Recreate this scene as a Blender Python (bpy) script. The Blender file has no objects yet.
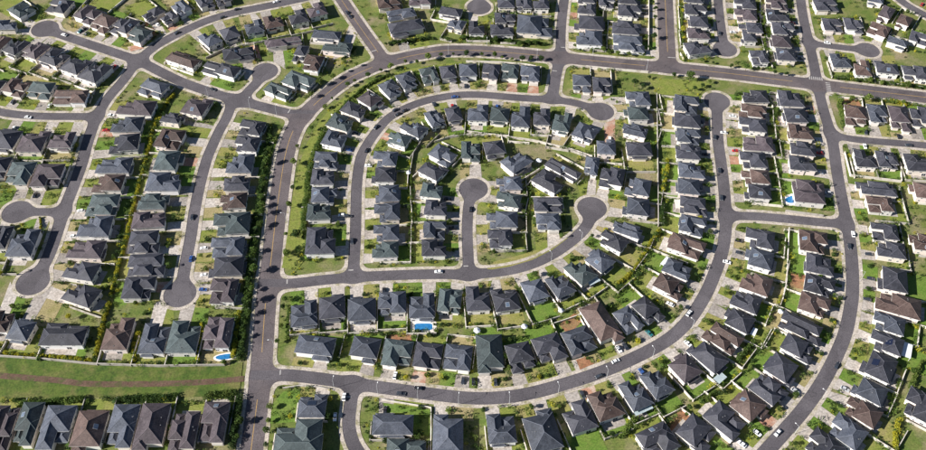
import bpy, bmesh, math, random
import numpy as np
from mathutils import Vector, Matrix
random.seed(7)
sc = bpy.context.scene
C = sc.collection
# ------------------------------------------------------------------ camera, sky, sun
W0, H0 = 926.0, 450.0
FPX, PITCH, CAMH = 881.0, math.radians(50.0), 395.0
cd = bpy.data.cameras.new('camera'); cam = bpy.data.objects.new('camera', cd); C.objects.link(cam)
cam.location = (0, 0, CAMH); cam.rotation_euler = (math.pi/2 - PITCH, 0, 0)
cd.sensor_width = 36; cd.lens = FPX/W0*36; cd.clip_start = 1; cd.clip_end = 12000
sc.camera = cam
SUN_EL, SUN_AZ = math.radians(30), math.radians(18)      # sun stands to the left, a little behind the viewer
sdir = Vector((-math.cos(SUN_AZ)*math.cos(SUN_EL), -math.sin(SUN_AZ)*math.cos(SUN_EL), math.sin(SUN_EL)))
wd = bpy.data.worlds.new('World'); sc.world = wd; wd.use_nodes = True
nt = wd.node_tree
sky = nt.nodes.new('ShaderNodeTexSky'); sky.sky_type = 'NISHITA'; sky.sun_disc = False
sky.air_density = 0.75; sky.dust_density = 0.15; sky.altitude = 400; sky.sun_elevation = SUN_EL; sky.sun_rotation = math.atan2(sdir.x, sdir.y)
bgn = nt.nodes['Background']; nt.links.new(sky.outputs[0], bgn.inputs[0]); bgn.inputs[1].default_value = 0.05
sl = bpy.data.lights.new('sun', 'SUN'); sl.energy = 5.0; sl.angle = math.radians(0.5); sl.color = (1, 0.96, 0.90)
so = bpy.data.objects.new('sun', sl); C.objects.link(so)
so.rotation_euler = (-sdir).to_track_quat('-Z', 'Y').to_euler(); so.location = (0, 300, 500)
sc.view_settings.view_transform = 'Standard'; sc.view_settings.look = 'None'
sc.view_settings.exposure = 1.05; sc.view_settings.gamma = 1.0

# ------------------------------------------------------------------ pixel -> place on a level plane
CP, SP = math.cos(PITCH), math.sin(PITCH)
def G(px, py, z=0.0):
    u, v = px - W0/2, py - H0/2
    dx, dy, dz = u, FPX*CP - v*SP, -FPX*SP - v*CP
    t = (z - CAMH)/dz
    return Vector((dx*t, dy*t))

# ------------------------------------------------------------------ materials
MATS = {}
def mat(name, c1, c2=None, scale=0.5, rough=0.85, detail=4, c3=None, s3=0.05, fine=0.0, spec=0.25, lo=0.35, hi=0.65, rnd=0.0, rows=0.0):
    m = bpy.data.materials.new(name); m.use_nodes = True; t = m.node_tree; N = t.nodes; L = t.links
    b = N['Principled BSDF']; b.inputs['Roughness'].default_value = rough; b.inputs['Specular IOR Level'].default_value = spec
    tc = N.new('ShaderNodeTexCoord'); geo = N.new('ShaderNodeNewGeometry')
    def noise(s, det=detail, r=0.6):
        n = N.new('ShaderNodeTexNoise'); n.inputs['Scale'].default_value = s; n.inputs['Detail'].default_value = det
        n.inputs['Roughness'].default_value = r; L.new(geo.outputs['Position'], n.inputs['Vector']); return n
    def ramp(src, a, bb):
        r = N.new('ShaderNodeMapRange'); r.inputs[1].default_value = a; r.inputs[2].default_value = bb
        L.new(src, r.inputs[0]); return r.outputs[0]
    def mix(f, a, bb, mode='MIX'):
        x = N.new('ShaderNodeMix'); x.data_type = 'RGBA'; x.blend_type = mode
        if isinstance(f, float): x.inputs[0].default_value = f
        else: L.new(f, x.inputs[0])
        for i, q in ((6, a), (7, bb)):
            if isinstance(q, tuple): x.inputs[i].default_value = (*q, 1)
            else: L.new(q, x.inputs[i])
        return x.outputs[2]
    col = c1
    if c2: col = mix(ramp(noise(scale).outputs[0], lo, hi), c1, c2)
    if c3: col = mix(ramp(noise(s3, 3).outputs[0], 0.48, 0.68), col, c3)
    if fine:
        g = ramp(noise(fine, 2).outputs[0], 0.3, 0.7)
        mr = N.new('ShaderNodeMapRange'); mr.inputs[3].default_value = 0.7; mr.inputs[4].default_value = 1.3; L.new(g, mr.inputs[0])
        h = N.new('ShaderNodeHueSaturation')
        if isinstance(col, tuple): h.inputs['Color'].default_value = (*col, 1)
        else: L.new(col, h.inputs['Color'])
        L.new(mr.outputs[0], h.inputs['Value']); col = h.outputs[0]
    if rnd:
        oi = N.new('ShaderNodeObjectInfo'); mr = N.new('ShaderNodeMapRange')
        mr.inputs[3].default_value = 1 - rnd; mr.inputs[4].default_value = 1 + rnd; L.new(oi.outputs['Random'], mr.inputs[0])
        h = N.new('ShaderNodeHueSaturation')
        if isinstance(col, tuple): h.inputs['Color'].default_value = (*col, 1)
        else: L.new(col, h.inputs['Color'])
        L.new(mr.outputs[0], h.inputs['Value']); col = h.outputs[0]
    if rows:      # courses of roof tiles as fine relief, level lines up the slope
        wv = N.new('ShaderNodeTexWave'); wv.bands_direction = 'Z'; wv.wave_profile = 'SAW'; wv.inputs['Scale'].default_value = rows
        wv.inputs['Distortion'].default_value = 0.3
        L.new(tc.outputs['Object'], wv.inputs['Vector'])
        bp = N.new('ShaderNodeBump'); bp.inputs['Strength'].default_value = 0.5; bp.inputs['Distance'].default_value = 0.06
        L.new(wv.outputs['Fac'], bp.inputs['Height']); L.new(bp.outputs[0], b.inputs['Normal'])
    if isinstance(col, tuple): b.inputs['Base Color'].default_value = (*col, 1)
    else: L.new(col, b.inputs['Base Color'])
    MATS[name] = m; return m
mat('ground', (.08, .118, .022), (.14, .148, .042), .12, c3=(.22, .18, .11), s3=.05, fine=1.1)
mat('asphalt', (.100, .083, .086), (.120, .101, .103), .12, c3=(.082, .071, .077), s3=.05, fine=1.6, rough=.9)
mat('asphalt_new', (.086, .078, .086), (.104, .094, .102), .12, c3=(.072, .065, .073), s3=.06, fine=1.6, rough=.9)
for an in ('asphalt', 'asphalt_new'):
    t_ = MATS[an].node_tree; b_ = t_.nodes['Principled BSDF']; lk = b_.inputs['Base Color'].links[0].from_socket
    ge = t_.nodes.new('ShaderNodeNewGeometry'); vo = t_.nodes.new('ShaderNodeTexVoronoi'); vo.feature = 'DISTANCE_TO_EDGE'; vo.inputs['Scale'].default_value = .11
    nz = t_.nodes.new('ShaderNodeTexNoise'); nz.inputs['Scale'].default_value = .25; vm = t_.nodes.new('ShaderNodeVectorMath'); vm.operation = 'MULTIPLY_ADD'
    vm.inputs[1].default_value = (5, 5, 5); t_.links.new(ge.outputs['Position'], nz.inputs['Vector']); t_.links.new(nz.outputs['Color'], vm.inputs[0]); t_.links.new(ge.outputs['Position'], vm.inputs[2])
    t_.links.new(vm.outputs[0], vo.inputs['Vector'])
    mr = t_.nodes.new('ShaderNodeMapRange'); mr.inputs[1].default_value = .0; mr.inputs[2].default_value = .025; mr.inputs[3].default_value = .72; mr.inputs[4].default_value = 1.0
    t_.links.new(vo.outputs['Distance'], mr.inputs[0])
    v2 = t_.nodes.new('ShaderNodeTexVoronoi'); v2.inputs['Scale'].default_value = .07; t_.links.new(ge.outputs['Position'], v2.inputs['Vector'])   # overlaid repair patches
    sx = t_.nodes.new('ShaderNodeSeparateColor'); t_.links.new(v2.outputs['Color'], sx.inputs[0]); m2 = t_.nodes.new('ShaderNodeMapRange'); m2.inputs[3].default_value = .88; m2.inputs[4].default_value = 1.12; t_.links.new(sx.outputs[0], m2.inputs[0])
    mu = t_.nodes.new('ShaderNodeMath'); mu.operation = 'MULTIPLY'; t_.links.new(mr.outputs[0], mu.inputs[0]); t_.links.new(m2.outputs[0], mu.inputs[1])
    hs_ = t_.nodes.new('ShaderNodeHueSaturation'); t_.links.new(lk, hs_.inputs['Color']); t_.links.new(mu.outputs[0], hs_.inputs['Value']); t_.links.new(hs_.outputs[0], b_.inputs['Base Color'])
mat('concrete', (.38, .33, .285), (.44, .39, .34), .25, c3=(.22, .20, .11), s3=.18, fine=1.2)
mat('drive', (.32, .285, .255), (.37, .335, .305), .2, c3=(.28, .245, .215), s3=.14, fine=.8, rnd=.28)
mat('brickdrive', (.30, .15, .095), (.36, .21, .15), .4, c3=(.4, .33, .27), s3=.15, fine=1.5, rnd=.1)
mat('yellow', (.42, .26, .08), (.24, .17, .09), .9)
mat('whiteline', (.42, .40, .38), (.22, .21, .21), .9)
GR = [('lawn_green', (.085, .150, .020), (.11, .170, .028), (.13, .17, .035)), ('lawn_mid', (.135, .165, .030), (.165, .185, .038), (.19, .185, .055)),
      ('lawn_olive', (.18, .18, .045), (.22, .205, .065), (.235, .20, .085)), ('lawn_tan', (.25, .205, .10), (.29, .24, .125), (.21, .185, .075)),
      ('dirt', (.22, .10, .052), (.28, .145, .08), (.19, .13, .06))]
for n, a, b_, c_ in GR: mat(n, a, b_, .25, c3=c_, s3=.12, fine=1.3)
mat('park', (.038, .072, .010), (.085, .115, .02), .16, c3=(.13, .125, .04), s3=.09, fine=1.0)
mat('path', (.085, .05, .034), (.125, .078, .055), .2, c3=(.06, .07, .022), s3=.3, fine=1.2)
RC = dict(k=[(.030, .031, .040), (.042, .042, .052)], b=[(.044, .050, .066), (.062, .068, .085)], g=[(.040, .052, .055), (.054, .068, .070)],
          r=[(.066, .044, .039), (.088, .062, .055)], p=[(.050, .040, .046), (.066, .054, .060)])
for k, (a, b_) in RC.items():
    a, b_ = tuple(q*(1.0 if k == 'r' else 1.15) for q in a), tuple(q*(1.05 if k == 'r' else 1.2) for q in b_)
    mat('roof_'+k, a, b_, .35, c3=tuple(q*.72 for q in a), s3=.22, fine=1.5, rough=.6, spec=.25, rnd=.3, rows=2.6)
    mat('cap_'+k, tuple(min(1, q*1.6+.01) for q in b_), rough=.7)
WC = [(.72, .68, .65), (.76, .74, .73), (.66, .59, .52), (.70, .61, .57), (.60, .57, .54), (.74, .71, .66)]
for i, c in enumerate(WC): mat('wall%d' % i, c, tuple(q*.93 for q in c), .6, rough=.9)
mat('trim', (.74, .72, .69)); mat('gdoor', (.62, .58, .53), rnd=.25)
mat('glass', (.02, .025, .035), rough=.12, spec=.6); mat('wframe', (.7, .7, .7))
mat('gwall', (.50, .46, .41), (.58, .54, .49), .3, c3=(.34, .30, .25), s3=.3, rnd=.35)
mat('heater', (.10, .13, .18), rough=.15, spec=.6); mat('steel2', (.16, .16, .17), rough=.6); mat('solar', (.012, .016, .035), rough=.15, spec=.6)
mat('patio_white', (.66, .68, .72), (.58, .6, .63), .5); mat('patio_blue', (.30, .36, .38), (.36, .42, .43), .5)
mat('pool', (.012, .11, .30), (.03, .19, .40), .9, rough=.08, spec=.6); mat('deck', (.58, .52, .46), (.64, .59, .53), .4)
mat('tarp', (.02, .06, .35), (.03, .09, .45), .8, rough=.5)
mat('bark', (.10, .075, .05)); mat('steel', (.45, .46, .47), rough=.5); mat('tyre', (.015, .015, .016)); mat('lens', (.8, .8, .8), rough=.2)
def leafmat(n, a, b_):
    m = mat(n, a, b_, .55, rough=.7, spec=.2, rnd=.22, fine=1.8)
    t = m.node_tree; bs = t.nodes['Principled BSDF']; tr = t.nodes.new('ShaderNodeBsdfTranslucent'); mx = t.nodes.new('ShaderNodeMixShader')
    t.links.new(bs.inputs['Base Color'].links[0].from_socket, tr.inputs[0]); mx.inputs[0].default_value = .35
    t.links.new(bs.outputs[0], mx.inputs[1]); t.links.new(tr.outputs[0], mx.inputs[2]); t.links.new(mx.outputs[0], t.nodes['Material Output'].inputs[0])
LEAF = ['leaf_dark', 'leaf_mid', 'leaf_light', 'leaf_yellow']
leafmat('leaf_dark', (.030, .062, .016), (.050, .085, .022)); leafmat('leaf_mid', (.06, .11, .02), (.09, .135, .03))
leafmat('leaf_light', (.11, .165, .03), (.14, .18, .04)); leafmat('leaf_yellow', (.42, .38, .03), (.28, .29, .03))
CARC = dict(white=(.75, .75, .75), black=(.015, .015, .018), dark=(.035, .04, .05), silver=(.42, .43, .45), red=(.35, .02, .02), blue=(.03, .08, .25), teal=(.02, .14, .15))
for k, c in CARC.items(): mat('car_'+k, c, rough=.25, spec=.5)

# ------------------------------------------------------------------ mesh helpers
def mesh(name, V, F, mats, mi=None, smooth=False):
    me = bpy.data.meshes.new(name); me.from_pydata([tuple(v) for v in V], [], F)
    for m in (mats if isinstance(mats, (list, tuple)) else [mats]): me.materials.append(MATS[m])
    if mi is not None: me.polygons.foreach_set('material_index', mi)
    if smooth: me.polygons.foreach_set('use_smooth', [True]*len(me.polygons))
    me.update(); return me
def ob(name, me, parent=None, loc=None, rz=0):
    o = bpy.data.objects.new(name, me); C.objects.link(o)
    if parent: o.parent = parent
    if loc is not None: o.location = loc
    if rz: o.rotation_euler = (0, 0, rz)
    return o
USED = {}
def tag(o, label, cat=None, group=None, kind=None):
    o['label'] = label
    if cat: o['category'] = cat
    if group: o['group'] = group
    if kind: o['kind'] = kind
    return o
BF = [(0, 3, 2, 1), (4, 5, 6, 7), (0, 1, 5, 4), (1, 2, 6, 5), (2, 3, 7, 6), (3, 0, 4, 7)]
class MB:
    def __init__(s): s.V = []; s.F = []; s.M = []
    def add(s, V, F, m=0):
        o = len(s.V); s.V += [tuple(v) for v in V]; s.F += [tuple(i+o for i in f) for f in F]; s.M += [m]*len(F)
    def box(s, x0, x1, y0, y1, z0, z1, m=0):
        s.add([(x0, y0, z0), (x1, y0, z0), (x1, y1, z0), (x0, y1, z0), (x0, y0, z1), (x1, y0, z1), (x1, y1, z1), (x0, y1, z1)], BF, m)
    def bar(s, a, b, w, h, z0=0, m=0):            # upright bar along a ground line
        a, b = Vector(a), Vector(b); d = (b-a).normalized(); n = Vector((-d.y, d.x))*w/2
        P = [a-n, b-n, b+n, a+n]
        s.add([(p.x, p.y, z0) for p in P] + [(p.x, p.y, z0+h) for p in P], BF, m)
    def tube(s, a, b, r0, r1, n=6, m=0):
        a, b = Vector(a), Vector(b); d = (b-a).normalized(); x = d.orthogonal().normalized(); y = d.cross(x)
        V = [a + (x*math.cos(t)+y*math.sin(t))*r0 for t in [2*math.pi*i/n for i in range(n)]] + [b + (x*math.cos(t)+y*math.sin(t))*r1 for t in [2*math.pi*i/n for i in range(n)]]
        s.add(V, [(i, (i+1) % n, n+(i+1) % n, n+i) for i in range(n)] + [tuple(range(n-1, -1, -1)), tuple(range(n, 2*n))], m)
    def build(s, name, mats, smooth=False): return mesh(name, s.V, s.F, mats, s.M, smooth)

# ------------------------------------------------------------------ roads: centre lines in photograph pixels, width in metres, cul-de-sac radius
ROADS = dict(
 main=([(245,500),(251,455),(257,407),(261,376),(266,298),(271,266),(275.3,225),(280,190),(286,150),(296,124),(308,111),(323,97),(341,83),(353,75.5),(384,62.5),(410,56),(436,51.5),(448,50.2),(480,50.5),(512,53),(560,57.5),(599,61.5),(630,64.5),(680,68.5),(734,74),(792,81.5),(870,91),(926,97.5),(985,105)], 12.0, 0),
 A=([(303,117),(264,107),(236,100),(210,92),(181,82),(160,71.5),(139,60.5),(113,52),(83,42),(61,34.6),(45,28.6)], 8.6, 9.6),
 B=([(139,60.5),(153,47),(179,33),(205,21),(231,13),(257,8),(292,1),(335,-9)], 8.4, 0),
 Cc=([(384,62),(380,54),(363,31),(342,0),(330,-18),(318,-40)], 9.5, 0),
 D=([(137,60),(125,79),(107.5,98),(97,115.6),(87,143),(83,161),(74.5,184),(64,210),(57,233),(47,261),(33,282)], 8.0, 9.2),
 E=([(97,116.5),(83,116.5),(43,116.5),(17,114.7),(0,112),(-30,106)], 7.2, 0),
 F=([(64,212),(52,212),(35,212),(17,212)], 6.6, 8.8),
 Gg=([(232,99),(229,114),(219,131),(212,147),(207,158),(200,184),(194.6,210),(191,237),(186,261),(182.5,282),(180,294)], 7.3, 9.0),
 H=([(243,102),(246.6,93),(257,83),(265,71.5)], 8.0, 9.0),
 I=([(353.6,277),(353.6,268),(355.5,237),(356,210),(356.5,184),(360,159),(364,150),(370,140),(379,128),(389,117),(406.5,107.5),(427,100),(455,95),(477,94.3),(503,96.5),(529,98.5),(552,99.5),(572.6,102),(590,107),(601,111.5)], 7.0, 8.6),
 Istub=([(560,58),(556,75),(554.5,84),(552,99)], 8.0, 0),
 J=([(270,285),(295,283.6),(323,280),(358,277),(401,275),(445,274),(460,275),(486,273.5),(512,270),(533,264),(552,255),(571,242),(585,229),(591,218),(592,208)], 7.4, 8.8),
 K=([(469,275),(468,254),(467,233),(467.5,218),(469,201),(473.5,189)], 6.8, 8.8),
 L=([(262,377),(282,374.5),(315.5,378),(359.6,384.5),(398,390),(437,395),(473,399),(509,397.5),(538,392),(569,383),(600,373),(628.5,361),(657,347),(675,335),(689,320.5),(699,306),(708,290),(715,273),(722,254),(725.6,233),(726,216.6),(724.5,192),(722,170),(719.6,152.5),(718,143),(717,119),(717,101)], 7.6, 8.6),
 M=([(726,216),(752,216),(783,218.5),(827,223),(846,224)], 7.0, 0),
 N=([(796,-30),(800.7,0),(803,17),(809,43),(814.5,66),(818,88),(823,108.7),(830,131),(834,148.5),(836,166),(840.5,192),(846,218),(849.5,237),(852.5,266),(852.7,292),(851,307),(846,333),(835,359),(822,384),(802,412),(783,433),(769.5,448),(745,475)], 7.6, 0),
 O=([(808,42),(823,45),(844,47.7),(861,49.5),(868,50)], 6.8, 8.0),
 P=([(831,133),(844,138),(870,141),(896,143),(922,145),(960,149)], 6.4, 0),
 Q=([(716,-30),(718,0),(719.6,17),(722,35),(725,49)], 7.2, 8.4),
 R=([(663,-30),(665,0),(666,26),(667.6,57),(668,66)], 13.0, 0),
 S=([(569,-30),(564,0),(561,26),(560.5,50),(560,58)], 7.4, 0),
 X=([(886,-14),(903,3),(925,15),(960,32)], 7.5, 0),
 T=([(482,-30),(480,-8),(479,7)], 7.0, 9.0),
 U=([(353,383),(351,401.5),(348,424),(352,443),(362,458),(380,478)], 7.0, 0),
)
ROADS = {k: (v[0], v[1]*(.9 if k == 'R' else .945), v[2]) for k, v in ROADS.items()}
RW = {k: [G(*p) for p in v[0]] for k, v in ROADS.items()}
def smooth_line(P, it=2):
    for _ in range(it):
        Q = [P[0]]
        for a, b in zip(P[:-1], P[1:]): Q += [a.lerp(b, .25), a.lerp(b, .75)]
        P = Q + [P[-1]]
    return P
RS = {k: smooth_line(P) for k, P in RW.items()}
CELL = 0.8; X0, X1, Y0, Y1 = -400.0, 400.0, 165.0, 600.0
nx, ny = int((X1-X0)/CELL)+1, int((Y1-Y0)/CELL)+1
gx = X0 + np.arange(nx)*CELL; gy = Y0 + np.arange(ny)*CELL
def smin(a, b, k):
    h = np.clip(.5+.5*(b-a)/k, 0, 1); return b*(1-h)+a*h - k*h*(1-h)
D = np.full((ny, nx), 99.0); DMAIN = np.full((ny, nx), 99.0)
for k, (pp, w, rad) in ROADS.items():
    d = np.full((ny, nx), 99.0); P = RS[k]
    def win(x0, x1, y0, y1):
        i0, i1 = max(0, int((x0-26-X0)/CELL)), min(nx, int((x1+26-X0)/CELL)+2)
        j0, j1 = max(0, int((y0-26-Y0)/CELL)), min(ny, int((y1+26-Y0)/CELL)+2)
        return i0, i1, j0, j1
    for a, b in zip(P[:-1], P[1:]):
        i0, i1, j0, j1 = win(min(a.x, b.x), max(a.x, b.x), min(a.y, b.y), max(a.y, b.y))
        if i0 >= i1 or j0 >= j1: continue
        GX, GY = np.meshgrid(gx[i0:i1], gy[j0:j1]); dx, dy = b.x-a.x, b.y-a.y
        t = np.clip(((GX-a.x)*dx+(GY-a.y)*dy)/(dx*dx+dy*dy+1e-9), 0, 1)
        q = np.hypot(GX-a.x-t*dx, GY-a.y-t*dy) - w/2
        d[j0:j1, i0:i1] = np.minimum(d[j0:j1, i0:i1], q)
    if rad:
        c = P[-1]; i0, i1, j0, j1 = win(c.x-rad, c.x+rad, c.y-rad, c.y+rad)
        GX, GY = np.meshgrid(gx[i0:i1], gy[j0:j1]); q = np.hypot(GX-c.x, GY-c.y)-rad
        d[j0:j1, i0:i1] = smin(d[j0:j1, i0:i1], q, 4.0)
    D = smin(D, d, 5.5)
    if k in ('main', 'R', 'Cc'): DMAIN = np.minimum(DMAIN, d)
def sdf(x, y):
    i, j = int((x-X0)/CELL), int((y-Y0)/CELL)
    if i < 0 or j < 0 or i >= nx or j >= ny: return 99.0
    return D[j, i]
def region(lo, hi, z, kerb=None):
    """polygons of lo<D<hi: whole cells merged along rows, cut cells clipped on the contour; optional drop down to z=kerb"""
    mb = MB(); inside = (D > lo) & (D < hi)
    c = [inside[:-1, :-1], inside[:-1, 1:], inside[1:, 1:], inside[1:, :-1]]
    full = c[0] & c[1] & c[2] & c[3]
    mn = np.minimum(np.minimum(D[:-1, :-1], D[:-1, 1:]), np.minimum(D[1:, :-1], D[1:, 1:])); mx = np.maximum(np.maximum(D[:-1, :-1], D[:-1, 1:]), np.maximum(D[1:, :-1], D[1:, 1:]))
    part = (mn < hi) & (mx > lo) & ~full
    for j in range(ny-1):
        r = full[j]
        if r.any():
            e = np.diff(np.concatenate(([0], r.astype(int), [0]))); s = np.where(e == 1)[0]; t = np.where(e == -1)[0]
            for a, b in zip(s, t):
                n = max(1, (b-a)//40)
                mm = 1 if DMAIN[j, (a+b)//2] < 0.5 else 0
                mb.add([(gx[a], gy[j], z), (gx[b], gy[j], z), (gx[b], gy[j+1], z), (gx[a], gy[j+1], z)], [(0, 1, 2, 3)], mm)
    for j, i in zip(*np.where(part)):
        poly = [(gx[i], gy[j], D[j, i]), (gx[i+1], gy[j], D[j, i+1]), (gx[i+1], gy[j+1], D[j+1, i+1]), (gx[i], gy[j+1], D[j+1, i])]
        for lim, sg in ((lo, 1), (hi, -1)):
            out = []
            for p, q in zip(poly, poly[1:]+poly[:1]):
                a, b = (p[2]-lim)*sg, (q[2]-lim)*sg
                if a >= 0: out.append(p)
                if (a > 0 > b) or (a < 0 < b):
                    t = a/(a-b); out.append((p[0]+(q[0]-p[0])*t, p[1]+(q[1]-p[1])*t, lim))
            poly = out
            if len(poly) < 3: break
        if len(poly) < 3: continue
        mb.add([(p[0], p[1], z) for p in poly], [tuple(range(len(poly)))], 1 if DMAIN[j, i] < 0.9 else 0)
        if kerb is not None:
            for p, q in zip(poly, poly[1:]+poly[:1]):
                if p[2] == q[2] and p[2] in (lo, hi):
                    mb.add([(p[0], p[1], z), (q[0], q[1], z), (q[0], q[1], kerb), (p[0], p[1], kerb)], [(0, 1, 2, 3)], 0)
    return mb
g = ob('ground', mesh('ground', [(-6000, -3000, -.03), (6000, -3000, -.03), (6000, 9000, -.03), (-6000, 9000, -.03)], [(0, 1, 2, 3)], 'ground'))
tag(g, 'flat grassy ground under the whole suburb', kind='structure')
o = ob('road', region(-99, 0, 0.0).build('road', ['asphalt_new', 'asphalt'])); tag(o, 'asphalt streets and boulevard winding through the suburb', kind='structure')
o = ob('pavement', region(0, 1.95, 0.12, -.03).build('pavement', ['concrete', 'concrete'])); tag(o, 'pale concrete pavement with kerb along the streets', kind='structure')

# ------------------------------------------------------------------ houses: rows of roof centres in photograph pixels
ORD = ['first', 'second', 'third', 'fourth', 'fifth', 'sixth', 'seventh', 'eighth', 'ninth', 'tenth', 'eleventh', 'twelfth', 'thirteenth', 'fourteenth', 'fifteenth', 'sixteenth', 'seventeenth', 'eighteenth', 'nineteenth', 'twentieth', 'twenty-first', 'twenty-second', 'twenty-third']
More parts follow.
